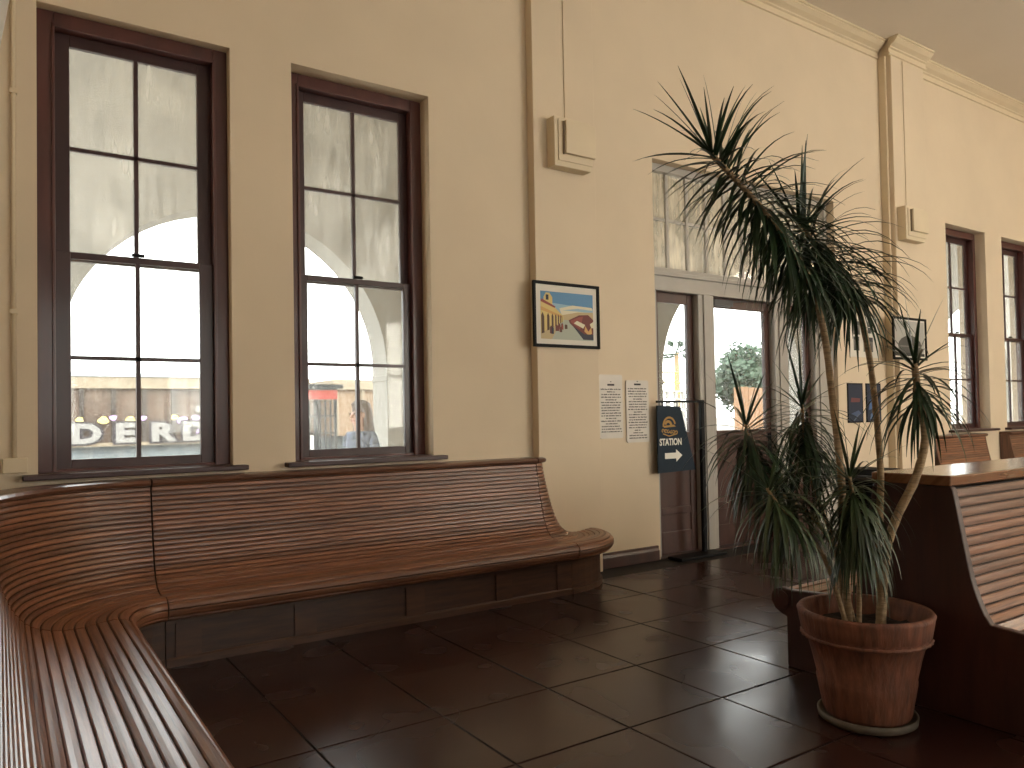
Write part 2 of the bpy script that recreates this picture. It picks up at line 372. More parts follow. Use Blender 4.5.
for i, x in enumerate(OPPX): window(i + 8, x - .6, x + .6, OPP, -1)

# door screen: transom light over a door between two glazed side panels
def door_screen():
    YF = D + .05
    fr = tag(empty('trim_8'), kind='structure')
    for (a, b) in ((DX0, DX0 + .07), (6.36, 6.61), (7.66, 7.91), (8.44, DX1)):
        p = MB().box(a, b, YF, YF + .16, 0, 2.80).build('door_post', M['white'], fr, .008)
        if b - a > .2: MB().box(a + .07, b - .07, YF - .018, YF, 0.0, 2.80).build('post_moulding', M['white'], p, .006)
    MB().box(DX0, DX1, YF, YF + .16, 2.80, 2.99).build('door_header', M['white'], fr, .006)
    MB().box(DX0, DX1, YF - .03, YF + .03, 2.955, 3.0).build('header_moulding', M['white'], fr, .008)
    w = tag(empty('window_7'), kind='structure')
    y0, y1 = D + .14, D + .19
    MB().box(DX0, DX1, D + .10, D + .22, 2.99, 3.06).box(DX0, DX1, D + .10, D + .22, 4.09, DZ1).box(DX0, DX0 + .04, D + .10, D + .22, 3.06, 4.09).box(DX1 - .06, DX1, D + .10, D + .22, 3.06, 4.09).build('window_frame', M['white'], w, .006)
    N = 10; xs = [DX0 + .04 + (DX1 - .06 - DX0 - .04) * i / N for i in range(N + 1)]
    for x in xs[1:-1]: MB().box(x - .022, x + .022, y0, y1, 3.06, 4.09).build('mullion', M['white'], w, .004)
    MB().box(xs[0], xs[-1], y0 + .008, y1 - .004, 3.575, 3.605).build('transom_bar', M['white'], w)
    for i in range(N):
        for (q0, q1) in ((3.06, 3.59), (3.59, 4.09)): MB().box(xs[i], xs[i + 1], y0 + .022, y0 + .026, q0, q1).build('pane', M['glasslit'], w)
    for n, (a, b, nm) in enumerate(((DX0 + .07, 6.36, 'side'), (6.61, 7.66, 'leaf'), (7.91, 8.44, 'side'))):
        d = tag(empty('door_%d' % (n + 1)), kind='structure')
        ya, yb = D + .13, D + .175; st = .095; gz0, gz1 = 1.30, 2.69
        MB().box(a, a + st, ya, yb, .01, 2.80).box(b - st, b, ya, yb, .01, 2.80).box(a + st, b - st, ya, yb, gz1, 2.80).box(a + st, b - st, ya, yb, gz0 - .16, gz0).box(a + st, b - st, ya, yb, .01, .24).box(a + st, b - st, ya, yb, .42, .50).build('door_frame', M['doorw'], d, .006)
        MB().box(a + st, b - st, ya + .012, yb - .012, .5, gz0 - .16).build('door_panel', M['doorw'], d)
        MB().box(a + st, b - st, ya + .012, yb - .012, .24, .42).build('door_panel', M['doorw'], d)
        MB().box(a + st, b - st, ya + .020, ya + .024, gz0, gz1).build('pane', M['glassdoor'], d)
        if nm == 'leaf':
            c = MB().box(a + .02, a + .34, ya - .07, ya - .003, 2.70, 2.775).build('door_closer', M['dgrey'], d, .008)
            MB().obox((a + .3, ya - .045, 2.76), (a + .62, ya - .03, 2.785), .02, .012).build('closer_arm', M['dgrey'], c)
            MB().box(b - st + .02, b - st + .07, ya - .012, ya - .001, 1.0, 1.25).build('door_handle', M['black'], d, .004)
    MB().box(DX0, DX1, D - .0, D + T, -.006, .008).build('threshold', M['doorw'], fr, .003)
door_screen()

# ------------------------------------------------------------------ unseen globe lamps added to brighten ceiling and walls
def pendant(x, y, n):
    r = tag(empty('fill_globe_lamp', (x, y, 0)), ('added unseen globe lamp brightening the hall, nearest the doors', 'added unseen globe lamp brightening the hall, middle of the row', 'added unseen globe lamp brightening the hall, farthest to the right')[n], 'lamp', 'added globe lamps of the hall')
    MB().lathe([(.001, 4.72)] + [(.24 * math.sin(PI * i / 14), 4.96 - .24 * math.cos(PI * i / 14)) for i in range(1, 14)] + [(.001, 5.2)], (0, 0), 24).build('globe', M['lamp'], r, smooth=True)
    MB().tube([(0, 0, 5.2), (0, 0, CZ)], .012, 6).build('rod', M['black'], r); MB().lathe([(.001, CZ - .05), (.09, CZ - .04), (.1, CZ)], (0, 0), 16).build('ceiling_rose', M['black'], r)
M['lamp'] = mat('lamp_glass', (.9, .9, .85), .4); M['lamp'].node_tree.nodes['Principled BSDF'].inputs['Emission Color'].default_value = (1, .88, .72, 1); M['lamp'].node_tree.nodes['Principled BSDF'].inputs['Emission Strength'].default_value = 34
for i, x in enumerate((8.2, 12.2, 16.2)): pendant(x, -1.4, i)

# ------------------------------------------------------------------ slatted benches
def catmull(P, k=10):
    out = []
    Q = [P[0]] + P + [P[-1]]
    for i in range(1, len(Q) - 2):
        for j in range(k):
            t = j / k; a, b, c, d = Q[i - 1], Q[i], Q[i + 1], Q[i + 2]
            out.append(tuple(.5 * (2 * b[q] + (c[q] - a[q]) * t + (2 * a[q] - 5 * b[q] + 4 * c[q] - d[q]) * t * t + (3 * b[q] - a[q] - 3 * c[q] + d[q]) * t ** 3) for q in (0, 1)))
    out.append(P[-1]); return out
class Profile:
    """curve (b, z): b = distance from the wall; normals point to the sitter"""
    def __init__(s, ctrl):
        s.p = catmull(ctrl); s.s = [0]
        for a, b in zip(s.p, s.p[1:]): s.s.append(s.s[-1] + math.dist(a, b))
        s.L = s.s[-1]
    def at(s, q, h):
        q = max(0, min(s.L - 1e-6, q)); i = max(k for k in range(len(s.s) - 1) if s.s[k] <= q); t = (q - s.s[i]) / (s.s[i + 1] - s.s[i] + 1e-9)
        a, b = s.p[i], s.p[i + 1]; dx, dz = b[0] - a[0], b[1] - a[1]; l = math.hypot(dx, dz) + 1e-9
        return (a[0] + dx * t - dz / l * h, a[1] + dz * t + dx / l * h)
PROF = Profile([(.135, 1.075), (.155, .95), (.185, .80), (.22, .66), (.265, .535), (.325, .455), (.41, .415), (.51, .405), (.60, .418), (.67, .425), (.72, .408), (.742, .37), (.725, .325), (.69, .305)])
def cuts(profile, n_back, n_seat, back_len):
    ws = [back_len / n_back] * n_back + [(profile.L - back_len) / n_seat] * n_seat
    s = [0]
    for w in ws: s.append(s[-1] + w)
    return s
def sweep(cross, path, ts, name, m, parent, closed=True):
    """cross: list of (b,z,v); path(t,b,z) -> xyz"""
    b = MB(); k = len(cross); L = 0; us = []
    mid = cross[k // 2]; prev = None
    for t in ts:
        p = Vector(path(t, mid[0], mid[1])); L += (p - prev).length if prev else 0; prev = p; us.append(L)
        b.v += [tuple(path(t, q[0], q[1])) for q in cross]
    for i in range(len(ts) - 1):
        for j in range(k if closed else k - 1):
            j2 = (j + 1) % k
            b.face((i * k + j, i * k + j2, (i + 1) * k + j2, (i + 1) * k + j), [(us[i], cross[j][2]), (us[i], cross[j2][2]), (us[i + 1], cross[j2][2]), (us[i + 1], cross[j][2])])
    if closed:
        b.face(tuple(range(k)), [(0, q[2]) for q in cross]); n = (len(ts) - 1) * k
        b.face(tuple(reversed(range(n, n + k))), [(us[-1], q[2]) for q in reversed(cross)])
    return b.build(name, m, parent)
def slats(profile, ss, path, ts, parent, gap=.0048, th=.011):
    for a, c in zip(ss, ss[1:]):
        a_, c_ = a + gap / 2, c - gap / 2; e = .004
        cr = [(a_, -.004), (a_, th - e), (a_ + e, th), ((a_ + c_) / 2, th + .0012), (c_ - e, th), (c_, th - e), (c_, -.004)]
        sweep([(*profile.at(q, h), q) for q, h in cr], path, ts, 'slat', M['slat'], parent)
def core(profile, path, ts, parent, back=.02, n=26):
    cr = [(*profile.at(profile.L * i / n, -.001), i / n) for i in range(n + 1)] + [(.63, .29, 1.05), (.63, .20, 1.1), (back, .20, 1.2), (back, 1.07, 1.3)]
    sweep(cr, path, ts, 'body', M['core'], parent)
SS = cuts(PROF, 20, 12, .66)
XL, CX, CY, KX = -.26, .84, 4.68, 1.18; RB = D - CY   # the side bench is a little deeper than the one under the windows
G = .005
def p_left(t, b, z): return (XL + b * KX, t, z)
def p_corner(t, b, z): return (CX - (CX - XL - b * KX) * math.cos(t), CY + (RB - b) * math.sin(t), z)
def p_main(t, b, z): return (t, D - b, z)
XE, DP = 4.0, D - .105
def p_end(t, b, z):
    bb = max(b - .105, .004); a = .075 + max(0, b - .135) * 1.08
    return (XE + .004 + a * math.sin(t), DP - bb * math.cos(t), z)
RAIL = [(.008, 1.082, 0), (.15, 1.076, .1), (.176, 1.083, .13), (.185, 1.10, .15), (.176, 1.117, .17), (.15, 1.124, .19), (.008, 1.126, .33)]
RAILE = [(.108, 1.082, 0), (.15, 1.076, .1), (.176, 1.083, .13), (.185, 1.10, .15), (.176, 1.117, .17), (.15, 1.124, .19), (.108, 1.126, .33)]
def bench_section(parent, nm, path, ts, rail, bk):
    s = empty(nm); s.parent = parent
    core(PROF, path, ts, s, bk); slats(PROF, SS, path, ts, s)
    sweep(rail, path, ts, 'top_rail', M['rail'], s)
    return s
wbench = tag(empty('slatted_wall_bench', (0, 0, 0)), 'long oak slatted bench wrapping round the room corner below the two tall windows', 'bench')
s1 = bench_section(wbench, 'side_section', p_left, [1.0, CY - G], RAIL, .01)
s2 = bench_section(wbench, 'corner_section', p_corner, [G + (PI / 2 - 2 * G) * i / 18 for i in range(19)], RAIL, .01)
s3 = bench_section(wbench, 'straight_section', p_main, [CX + G, XE - G], RAIL, .01)
s4 = bench_section(wbench, 'rounded_end_section', p_end, [(PI / 2 - .02) * i / 16 for i in range(17)], RAILE, .108)
def base_run(path, ts, parent):
    sweep([(.02, .02, 0), (.632, .0, .1), (.632, .30, .4), (.02, .30, .5)], path, ts, 'base_panel', M['base'], parent)
    sweep([(.60, 0, 0), (.648, 0, .05), (.648, .045, .1), (.64, .055, .12), (.60, .055, .15)], path, ts, 'kick_strip', M['base'], parent)
    sweep([(.60, .265, 0), (.645, .265, .05), (.645, .30, .1), (.60, .30, .15)], path, ts, 'base_rail', M['base'], parent)
def stile(path, t0, t1, parent): sweep([(.60, .055, 0), (.643, .055, .05), (.643, .265, .2), (.60, .265, .3)], path, [t0, t1], 'base_stile', M['base'], parent)
base_run(p_left, [1.0, CY - G], s1); base_run(p_corner, [G + (PI / 2 - 2 * G) * i / 8 for i in range(9)], s2); base_run(p_main, [CX + G, XE - G], s3)
for t in (1.0, 2.1, 3.2, 4.3): stile(p_left, t, t + .15, s1)
for t in (.90, 1.64, 2.46, 3.24, 3.84): stile(p_main, t, t + .15, s3)
sweep([(.108, .02, 0), (.632, .0, .1), (.632, .30, .4), (.108, .30, .5)], p_end, [(PI / 2 - .02) * i / 12 for i in range(13)], 'base_panel', M['base'], s4)
sweep([(.60, 0, 0), (.648, 0, .05), (.648, .045, .1), (.60, .055, .15)], p_end, [(PI / 2 - .02) * i / 12 for i in range(13)], 'kick_strip', M['base'], s4)
MB().prism([(XL + b * KX, z) for b, z in [(.01, 0), (.63, 0), (.63, .29)] + [PROF.at(PROF.L * (1 - i / 24), .012) for i in range(25)] + [(.17, 1.12), (.01, 1.12)]], .965, 1.0, 'y').build('end_panel', M['mahog'], s1)

# far benches under the right-hand windows
def far_bench(x0, x1, label):
    r = tag(empty('slatted_bench'), label, 'bench', 'benches under the far windows')
    ts = [x0 + .03, x1 - .03]
    core(PROF, p_main, ts, r); slats(PROF, SS, p_main, ts, r); sweep(RAIL, p_main, [x0, x1], 'top_rail', M['rail'], r)
    poly = [(D - b, z) for b, z in [(.012, 0), (.66, 0), (.66, .29)] + [PROF.at(PROF.L * (1 - i / 24), .012) for i in range(25)] + [(.17, 1.08), (.012, 1.08)]]
    for a in (x0, x1 - .03): MB().prism(poly, a, a + .03, 'x').build('end_panel', M['rail'], r)
far_bench(10.83, 12.30, 'small slatted wooden bench back below the first far window right of the palm')
far_bench(13.05, 15.0, 'slatted wooden bench back cut by the right photo edge, below the last window')

# double-sided bench standing in the room, end panel towards the camera
def double_bench(x0, x1, yc):
    r = tag(empty('double_sided_bench', (0, 0, 0)), 'large back-to-back slatted bench with dark end panel and polished top beside the planter', 'bench')
    prof = Profile([(.188, 1.105), (.21, .98), (.24, .80), (.275, .63), (.335, .485), (.415, .405), (.50, .38), (.60, .39), (.70, .418), (.77, .436), (.825, .42), (.845, .38), (.825, .335), (.79, .315)])
    ss = cuts(prof, 14, 9, .66)
    for sgn in (1, -1):
        path = lambda t, b, z: (t, yc + sgn * b, z)
        ts = [x0 + .045, x1 - .045]
        cr = [(*prof.at(prof.L * i / 26, -.001), i / 26) for i in range(27)] + [(.73, .30, 1.05), (.73, .0, 1.1), (.0, .0, 1.2), (.0, 1.10, 1.3)]
        sweep(cr, path, ts, 'body', M['core'], r); slats(prof, ss, path, ts, r, .007, .015)
    half = [(.0, 0), (.765, 0), (.765, .29), (.80, .30), (.845, .325), (.87, .365), (.872, .405), (.85, .44), (.80, .458), (.73, .452)] + [prof.at(prof.L * (.50 - .49 * i / 14), .018) for i in range(15)] + [(.198, 1.118)]
    poly = [(yc + a, z) for a, z in half[1:]] + [(yc - a, z) for a, z in reversed(half[1:])]
    for a in (x0, x1 - .045): MB().prism(poly, a, a + .045, 'x').build('end_panel', M['mahog'], r, .006)
    MB().box(x0 - .012, x1 + .012, yc - .205, yc + .205, 1.119, 1.172).build('top_board', M['polish'], r, .008)
    for sgn in (1, -1):   # rolled arm ends of the seats
        MB().tube([(x0 - .008, yc + sgn * .80, .385), (x0 + .06, yc + sgn * .80, .385)], .055, 20).build('seat_scroll', M['mahog'], r)
double_bench(3.86, 7.2, 2.12)

# ------------------------------------------------------------------ things on and by the wall
def fixture(x0, x1, z0, z1, y, dep, label):
    r = tag(empty('wall_speaker', (0, 0, 0)), label, 'speaker', 'box speakers on the pilasters')
    MB().box(x0, x1, y - dep, y, z0, z1).build('housing', M['trimc'], r, .006)
    MB().box(x0 + .04, x1 + .012, y - dep - .012, y - dep, z0 + .05, z1 - .025).build('front_lip', M['trimc'], r, .004)
    MB().box(x0 + .10, x1 + .02, y - dep - .05, y - dep - .012, z0 + .115, z1 - .04).build('cover_plate', M['trimc'], r, .005)
    MB().box(x0 + .088, x0 + .10, y - dep - .03, y - dep - .012, z0 + .11, z1 - .045).build('side_slot', col('slot_shadow', (.22, .17, .11)), r)  # shade of the slot put into the strip's darker colour
    xm = (x0 + x1) / 2 + .0
    MB().tube([(xm, y - .006, z1), (xm, y - .007, 6.25)], .006, 6).build('conduit', M['trimc'], r)
fixture(4.22, 4.65, 3.79, 4.25, D - .10, .12, 'cream stepped box speaker on the pilaster above the framed station print')
fixture(10.0, 10.46, 3.76, 4.21, D - .17, .12, 'cream stepped box speaker on the far pilaster right of the palm crown')

# pipe and junction box at the far left
r = tag(empty('conduit_pipe', (0, 0, 0)), 'thin cream electrical conduit with junction box left of the first window', 'conduit')
MB().tube([(.078, D - .016, 1.29), (.078, D - .016, CZ - .25)], .014, 8).build('pipe', M['trimc'], r, smooth=True)
MB().box(.015, .15, D - .05, D - .0005, 1.20, 1.295).build('junction_box', M['trimc'], r, .006)
for z in (2.2, 3.6, 5.0): MB().box(.058, .098, D - .034, D - .0005, z, z + .03).build('pipe_strap', M['trimc'], r)

# tilted screen high on the left wall
r = tag(empty('tilted_screen', (0, 0, 0)), 'dark tilted screen with pale edge on a bracket, top left corner of the photo', 'screen')
a = math.radians(9.3)
def tl(u, w): return (-.0 + u * math.sin(a) + w * math.cos(a), 3.15 + u * math.cos(a) - w * math.sin(a))
MB().prism([tl(0, -.07), tl(0, -.006), tl(.75, -.006), tl(.75, -.07)], 3.3, 4.0, 'y').build('casing', col('navy_plastic', (.02, .03, .05), .4), r)
MB().prism([tl(0, -.006), tl(0, .004), tl(.75, .004), tl(.75, -.006)], 3.29, 4.005, 'y').build('bezel', col('pale_bezel', (.75, .72, .66), .4), r)
MB().box(-.345, -.09, 3.6, 3.7, 3.45, 3.6).build('bracket', M['mount'], r)
MB().box(-.10, -.06, 3.55, 3.75, 3.3, 3.75).build('mounting_plate', M['mount'], r)

# framed station print
def frame(r, x0, x1, z0, z1, y, fw, m_frame, dep=.025):
    MB().box(x0, x0 + fw, y - dep, y, z0, z1).box(x1 - fw, x1, y - dep, y, z0, z1).box(x0 + fw, x1 - fw, y - dep, y, z0, z0 + fw).box(x0 + fw, x1 - fw, y - dep, y, z1 - fw, z1).build('picture_frame', m_frame, r, .003)
    MB().box(x0 + fw, x1 - fw, y - .010, y - .002, z0 + fw, z1 - fw).build('mount', M['mount'], r)
def print_mesh(r, polys, y, x0, x1, z0, z1, name='print'):
    """flat printed picture: list of (colour, polygon in 0..1 units); later ones overlap earlier ones"""
    b = MB(); mats = []; names = {}
    for k, (c, P) in enumerate(polys):
        if c not in names:
            names[c] = len(mats); mats.append(col('print_%02x%02x%02x' % tuple(int(255 * q) for q in c), c, .6))
        yy = y - .0004 * k * .25
        b.quad([(x0 + p[0] * (x1 - x0), yy, z0 + p[1] * (z1 - z0)) for p in P], mi=names[c])
    return b.build(name, mats, r, fix=False)
r = tag(empty('framed_print', (0, 0, 0)), 'black framed colour print of a station arcade and train, hung on the pilaster', 'picture')
px0, px1, pz0, pz1, py = 4.02, 4.80, 2.13, 2.735, D - .101
frame(r, px0, px1, pz0, pz1, py, .028, M['black'])
rr = random.Random(3)
blue, sky2, cloud, yel, yel2, red, dred, brown, navy, pave, tan, oran = (.10, .26, .46), (.30, .48, .58), (.72, .66, .48), (.68, .52, .19), (.50, .38, .16), (.30, .07, .05), (.16, .035, .03), (.10, .05, .03), (.03, .03, .05), (.42, .45, .37), (.52, .40, .22), (.62, .36, .12)
pol = [(sky2, [(0, 0), (1, 0), (1, 1), (0, 1)]), (blue, [(0, .78), (1, .7), (1, 1), (0, 1)]), (cloud, [(.35, .66), (.6, .74), (.98, .72), (1, .52), (.4, .5)]), (sky2, [(.4, .62), (.7, .68), (1, .66), (1, .6), (.7, .62)]),
       (tan, [(.4, .52), (.7, .6), (1, .62), (1, .4), (.42, .4)]), (pave, [(0, 0), (1, 0), (.55, .42), (.4, .42)]), (tan, [(0, 0), (.2, 0), (.4, .42), (.3, .45), (0, .3)]),
       (yel, [(0, .12), (.42, .38), (.42, .5), (.22, .72), (0, .80)]), (yel, [(.06, .7), (.22, .68), (.22, .88), (.17, .97), (.10, .97), (.06, .88)]), (navy, [(.10, .82), (.15, .82), (.15, .93), (.10, .93)]), (red, [(.0, .78), (.26, .66), (.28, .69), (.02, .84)]),
       (oran, [(0, .60), (.40, .46), (.40, .5), (0, .68)])]
for k in range(7):
    x = .01 + .40 * (1 - .78 ** k) / (1 - .78 ** 7); h = .46 - .30 * x / .4; w = .055 * .80 ** k; zb_ = .10 + .26 * x / .4
    pol.append((brown, [(x, zb_), (x + w, zb_ + .02), (x + w, zb_ + h * .8), (x + w * .5, zb_ + h), (x, zb_ + h * .85)]))
pol += [(dred, [(.52, .42), (.72, .54), (.9, .56), (1, .46), (1, .08), (.82, .06), (.54, .36)]), (red, [(.56, .42), (.72, .5), (.80, .52), (.74, .24), (.56, .38)]), (cloud, [(.62, .36), (.8, .26), (.84, .34), (.68, .42)]),
        (oran, [(.84, .32), (.9, .2), (.96, .3), (.97, .16), (.9, .12), (.82, .2)]), (cloud, [(.93, .36), (1, .42), (1, .28), (.96, .28)]), (navy, [(.6, .3), (.82, .14), (1, .14), (1, .02), (.8, .02)])]
for k in range(12):
    x = rr.uniform(.06, .5); z = .06 + .5 * x * rr.uniform(.5, 1); h = .20 - .22 * x; w = .05 - .04 * x
    pol.append((rr.choice([brown, red, navy, dred]), [(x, z), (x + w, z), (x + w, z + h * .75), (x + w / 2, z + h), (x, z + h * .75)]))
print_mesh(r, pol, py - .011, px0 + .085, px1 - .075, pz0 + .075, pz1 - .09)

# two lettered plaques
def plaque(x0, x1, z0, z1, y, seed, label, hd):
    r = tag(empty('text_plaque', (0, 0, 0)), label, 'plaque', 'plaques beside the door')
    q = .022; cx = [(x0 + q, z0 + q, PI), (x1 - q, z0 + q, -PI / 2), (x1 - q, z1 - q, 0), (x0 + q, z1 - q, PI / 2)]
    poly = [(a + q * math.cos(s + k * PI / 8), b + q * math.sin(s + k * PI / 8)) for a, b, s in cx for k in range(5)]
    MB().prism(poly, y - .014, y).build('plate', M['plaque'], r)
    b = MB(); R_ = random.Random(seed); w = x1 - x0; z = z1 - hd
    b.box((x0 + x1) / 2 - .008, (x0 + x1) / 2 + .008, y - .0152, y - .0142, z + .035, z + .043); b.box((x0 + x1) / 2 - .045, (x0 + x1) / 2 + .045, y - .0152, y - .0142, z, z + .018)
    z -= .04; k = 0
    while z > z0 + .035:
        lw = w * (R_.choice([.82, .84, .86, .80, .78]) if R_.random() > .16 else R_.uniform(.3, .5)); x = (x0 + x1) / 2 - lw / 2; xe = x + lw
        while x < xe - .01:
            ww = min(R_.uniform(.014, .05), xe - x); xx = x
            while xx < x + ww - .003:
                cw = R_.uniform(.005, .008); hh = R_.uniform(.008, .0125); b.box(xx, xx + cw - .001, y - .0152, y - .0142, z, z + hh); xx += cw + .001
            x += ww + .008
        z -= .0262; k += 1
    b.build('lettering', M['ink'], r)
plaque(4.865, 5.17, 1.265, 1.895, D, 5, 'white text plaque nearer the pilaster, left of the pair on the wall', .11)
plaque(5.22, 5.525, 1.215, 1.842, D, 9, 'white text plaque right beside the doorway, right of the pair', .05)

# station sign hanging on a stand
r = tag(empty('sign_stand', (6.1, 5.66, 0)), 'navy STATION sign with gold emblem and arrow on a black floor stand', 'sign')
def rp(b, *a, **k):
    o = b.build(*a, **k); o.parent = r; o.matrix_parent_inverse = Matrix.Translation((-6.1, -5.66, 0)); return o
sy = 5.66
rp(MB().box(5.72, 6.40, 5.50, 5.70, .001, .03), 'base', M['black'], bevel=.004)
rp(MB().box(6.205, 6.255, sy - .02, sy + .02, .03, 1.64), 'pole', M['black'], bevel=.004)
rp(MB().box(5.57, 6.205, sy - .012, sy + .012, 1.612, 1.634), 'top_bar', M['black'])
rp(MB().prism([(5.57, .893), (6.112, .905), (5.905, 1.572), (5.57, 1.585)], sy - .008, sy + .008), 'panel', M['navy'])
for x in (5.65, 5.86): rp(MB().box(x, x + .008, sy - .004, sy + .004, 1.57, 1.615), 'hanger', M['black'])
t = text('lettering', 'STATION', .098, (5.752, sy - .0095, 1.175), M['signw'], offset=.0025, sx=.78, extrude=.001); t.parent = r; t.matrix_parent_inverse = Matrix.Translation((-6.1, -5.66, 0))
rp(MB().prism([(5.665, 1.035), (5.825, 1.035), (5.825, 1.0), (5.915, 1.065), (5.825, 1.13), (5.825, 1.095), (5.665, 1.095)], sy - .0105, sy - .0085), 'arrow', M['signw'])
em = MB()   # gold emblem: arched hood over a band of script
def arc(cx, cz, r0, r1, a0, a1, n=10): return [(cx + r1 * math.cos(a0 + (a1 - a0) * i / n), cz + r1 * math.sin(a0 + (a1 - a0) * i / n)) for i in range(n + 1)] + [(cx + r0 * math.cos(a1 + (a0 - a1) * i / n), cz + r0 * math.sin(a1 + (a0 - a1) * i / n)) for i in range(n + 1)]
em.prism(arc(5.735, 1.375, .075, .095, .2, PI + .1), sy - .0105, sy - .0085); em.prism(arc(5.72, 1.375, .03, .058, .1, PI - .3), sy - .0105, sy - .0085)
em.prism([(5.65, 1.375), (5.80, 1.385), (5.83, 1.365), (5.66, 1.355)], sy - .0105, sy - .0085)
for k in range(6): em.prism(arc(5.645 + k * .038, 1.325 - .004 * k, .010, .021, -.6 + k, PI + 1.4 + k, 6), sy - .0105, sy - .0085)
em.prism([(5.64, 1.29), (5.73, 1.262), (5.85, 1.285), (5.84, 1.295), (5.73, 1.274), (5.65, 1.298)], sy - .0105, sy - .0085)
rp(em, 'emblem', M['gold'])

# photo sheet, blue posters, dome picture near the far pilaster
r = tag(empty('photo_sheet', (0, 0, 0)), 'white mounted sheet of small black and white photographs behind the palm', 'picture')
MB().box(9.09, 9.74, D - .012, D, 2.19, 2.72).build('mount', M['mount'], r)
g1, g2 = (.05, .05, .05), (.16, .15, .13)
for (a, b, c, d) in ((.12, .55, .36, .88), (.42, .58, .56, .84), (.62, .60, .74, .74), (.62, .76, .78, .9), (.12, .16, .32, .5), (.46, .14, .80, .5)):
    print_mesh(r, [(g2, [(0, 0), (1, 0), (1, 1), (0, 1)]), (g1, [(.1, 0), (.9, 0), (.8, .5), (.6, .7), (.3, .6)]), (g1, [(0, .8), (1, .7), (1, 1), (0, 1)])], D - .0125, 9.09 + .65 * a, 9.09 + .65 * b if False else 9.09 + .65 * c, 2.19 + .53 * b, 2.19 + .53 * d, 'photograph')
for k, (a, b) in enumerate(((9.01, 9.345), (9.425, 9.76))):
    r = tag(empty('blue_poster', (0, 0, 0)), ('dark blue night poster with a reddish band, left of the pair on the far wall' if k == 0 else 'dark blue poster with pale blue shapes, right of the pair on the far wall'), 'poster', 'blue posters on the far wall')
    MB().box(a, b, D - .012, D, 1.34, 1.85).build('poster_board', M['black'], r)
    P = [((.012, .022, .05), [(0, 0), (1, 0), (1, 1), (0, 1)])]
    P += [((.16, .05, .05), [(.15, .52), (.8, .52), (.85, .62), (.2, .64)]), ((.06, .10, .2), [(.1, .2), (.7, .3), (.9, .22), (.6, .12)]), ((.10, .14, .2), [(.3, .02), (.4, .02), (.8, .2), (.7, .2)])] if k == 0 else [((.06, .14, .32), [(.1, .3), (.5, .35), (.55, .62), (.2, .58)]), ((.25, .34, .46), [(.3, .68), (.7, .72), (.6, .85), (.3, .8)]), ((.12, .2, .36), [(.2, .05), (.7, .08), (.6, .22), (.25, .2)]), ((.2, .3, .45), [(.4, .4), (.8, .44), (.75, .5), (.42, .48)])]
    print_mesh(r, P, D - .0125, a + .015, b - .015, 1.355, 1.835)
r = tag(empty('framed_photograph', (0, 0, 0)), 'black framed grey picture of a domed building on the far pilaster', 'picture')
dy = D - .171; frame(r, 9.79, 10.62, 2.165, 2.735, dy, .03, M['black'])
dome = [(.12, 0), (.88, 0), (.9, .3), (.86, .42), (.76, .52), (.62, .58), (.55, .60), (.53, .72), (.5, .82), (.47, .72), (.45, .60), (.36, .57), (.22, .50), (.13, .40), (.1, .3)]
print_mesh(r, [((.42, .41, .38), [(0, 0), (1, 0), (1, 1), (0, 1)]), ((.07, .068, .062), dome), ((.16, .15, .14), [(.12, .26), (.88, .26), (.88, .3), (.12, .3)]), ((.03, .03, .03), [(.0, 0), (1, 0), (1, .08), (0, .1)])], dy - .011, 9.84, 10.57, 2.215, 2.685)

# black litter bin in front of the far wall
r = tag(empty('litter_bin', (7.95, 4.8, 0)), 'black square litter bin standing behind the palm', 'bin')
bb_ = MB().prism([(-.22, 0), (.22, 0), (.25, .74), (-.25, .74)], -.22, .22).build('bin_body', M['black'], r, .012)
MB().box(-.265, .265, -.24, .24, .74, .80).build('rim', M['dgrey'], r, .01)
MB().prism([(-.25, .80), (.25, .80), (.20, .86), (-.20, .86)], -.22, .22).build('lid', M['black'], r, .01)

# ------------------------------------------------------------------ potted dracaena
PC = (3.50, 2.17)
plant = tag(empty('potted_dracaena', (*PC, 0)), 'tall branching dragon tree palm in a ribbed terracotta pot on a saucer', 'potted plant')
PI_INV = Matrix.Translation((-PC[0], -PC[1], 0))
def pp(o, parent=None):
    o.parent = parent or plant
    if not parent: o.matrix_parent_inverse = PI_INV
    return o
flute = lambda a, z: 1 + (.008 * math.cos(a * 26) if z < .385 else 0)
pot = pp(MB().lathe([(a, .03 + (z - .03) * 1.09) for a, z in [(.0, .03), (.188, .03), (.198, .05), (.220, .16), (.226, .19), (.222, .20), (.246, .30), (.266, .362), (.278, .368), (.286, .378), (.280, .39), (.292, .40), (.300, .44), (.306, .47), (.310, .485), (.300, .497), (.278, .492), (.270, .46), (.255, .40), (.235, .395), (.0, .395)]], PC, 72, jit=flute).build('pot', M['terra'], smooth=True))
bd = MB(); pts_ = []
for k in range(73):
    a = 2 * PI * k / 72; pts_.append((PC[0] + (.286 + .004 * math.cos(a * 36)) * math.cos(a), PC[1] + (.286 + .004 * math.cos(a * 36)) * math.sin(a), .41 + .003 * math.sin(a * 36)))
pp(bd.tube(pts_, .009, 6, False).build('rope_band', M['terra'], smooth=True), pot)
pp(MB().lathe([(.0, .001), (.205, .001), (.222, .012), (.226, .042), (.216, .044), (.208, .032), (.0, .03)], PC, 48).build('saucer', M['saucer'], smooth=True))
sb = MB(); N = 40
sb.v.append((PC[0], PC[1], .415))
for rr_ in (.09, .18, .25):
    for k in range(N): a = 2 * PI * k / N; sb.v.append((PC[0] + rr_ * math.cos(a), PC[1] + rr_ * math.sin(a), .412 + random.uniform(-.012, .012)))
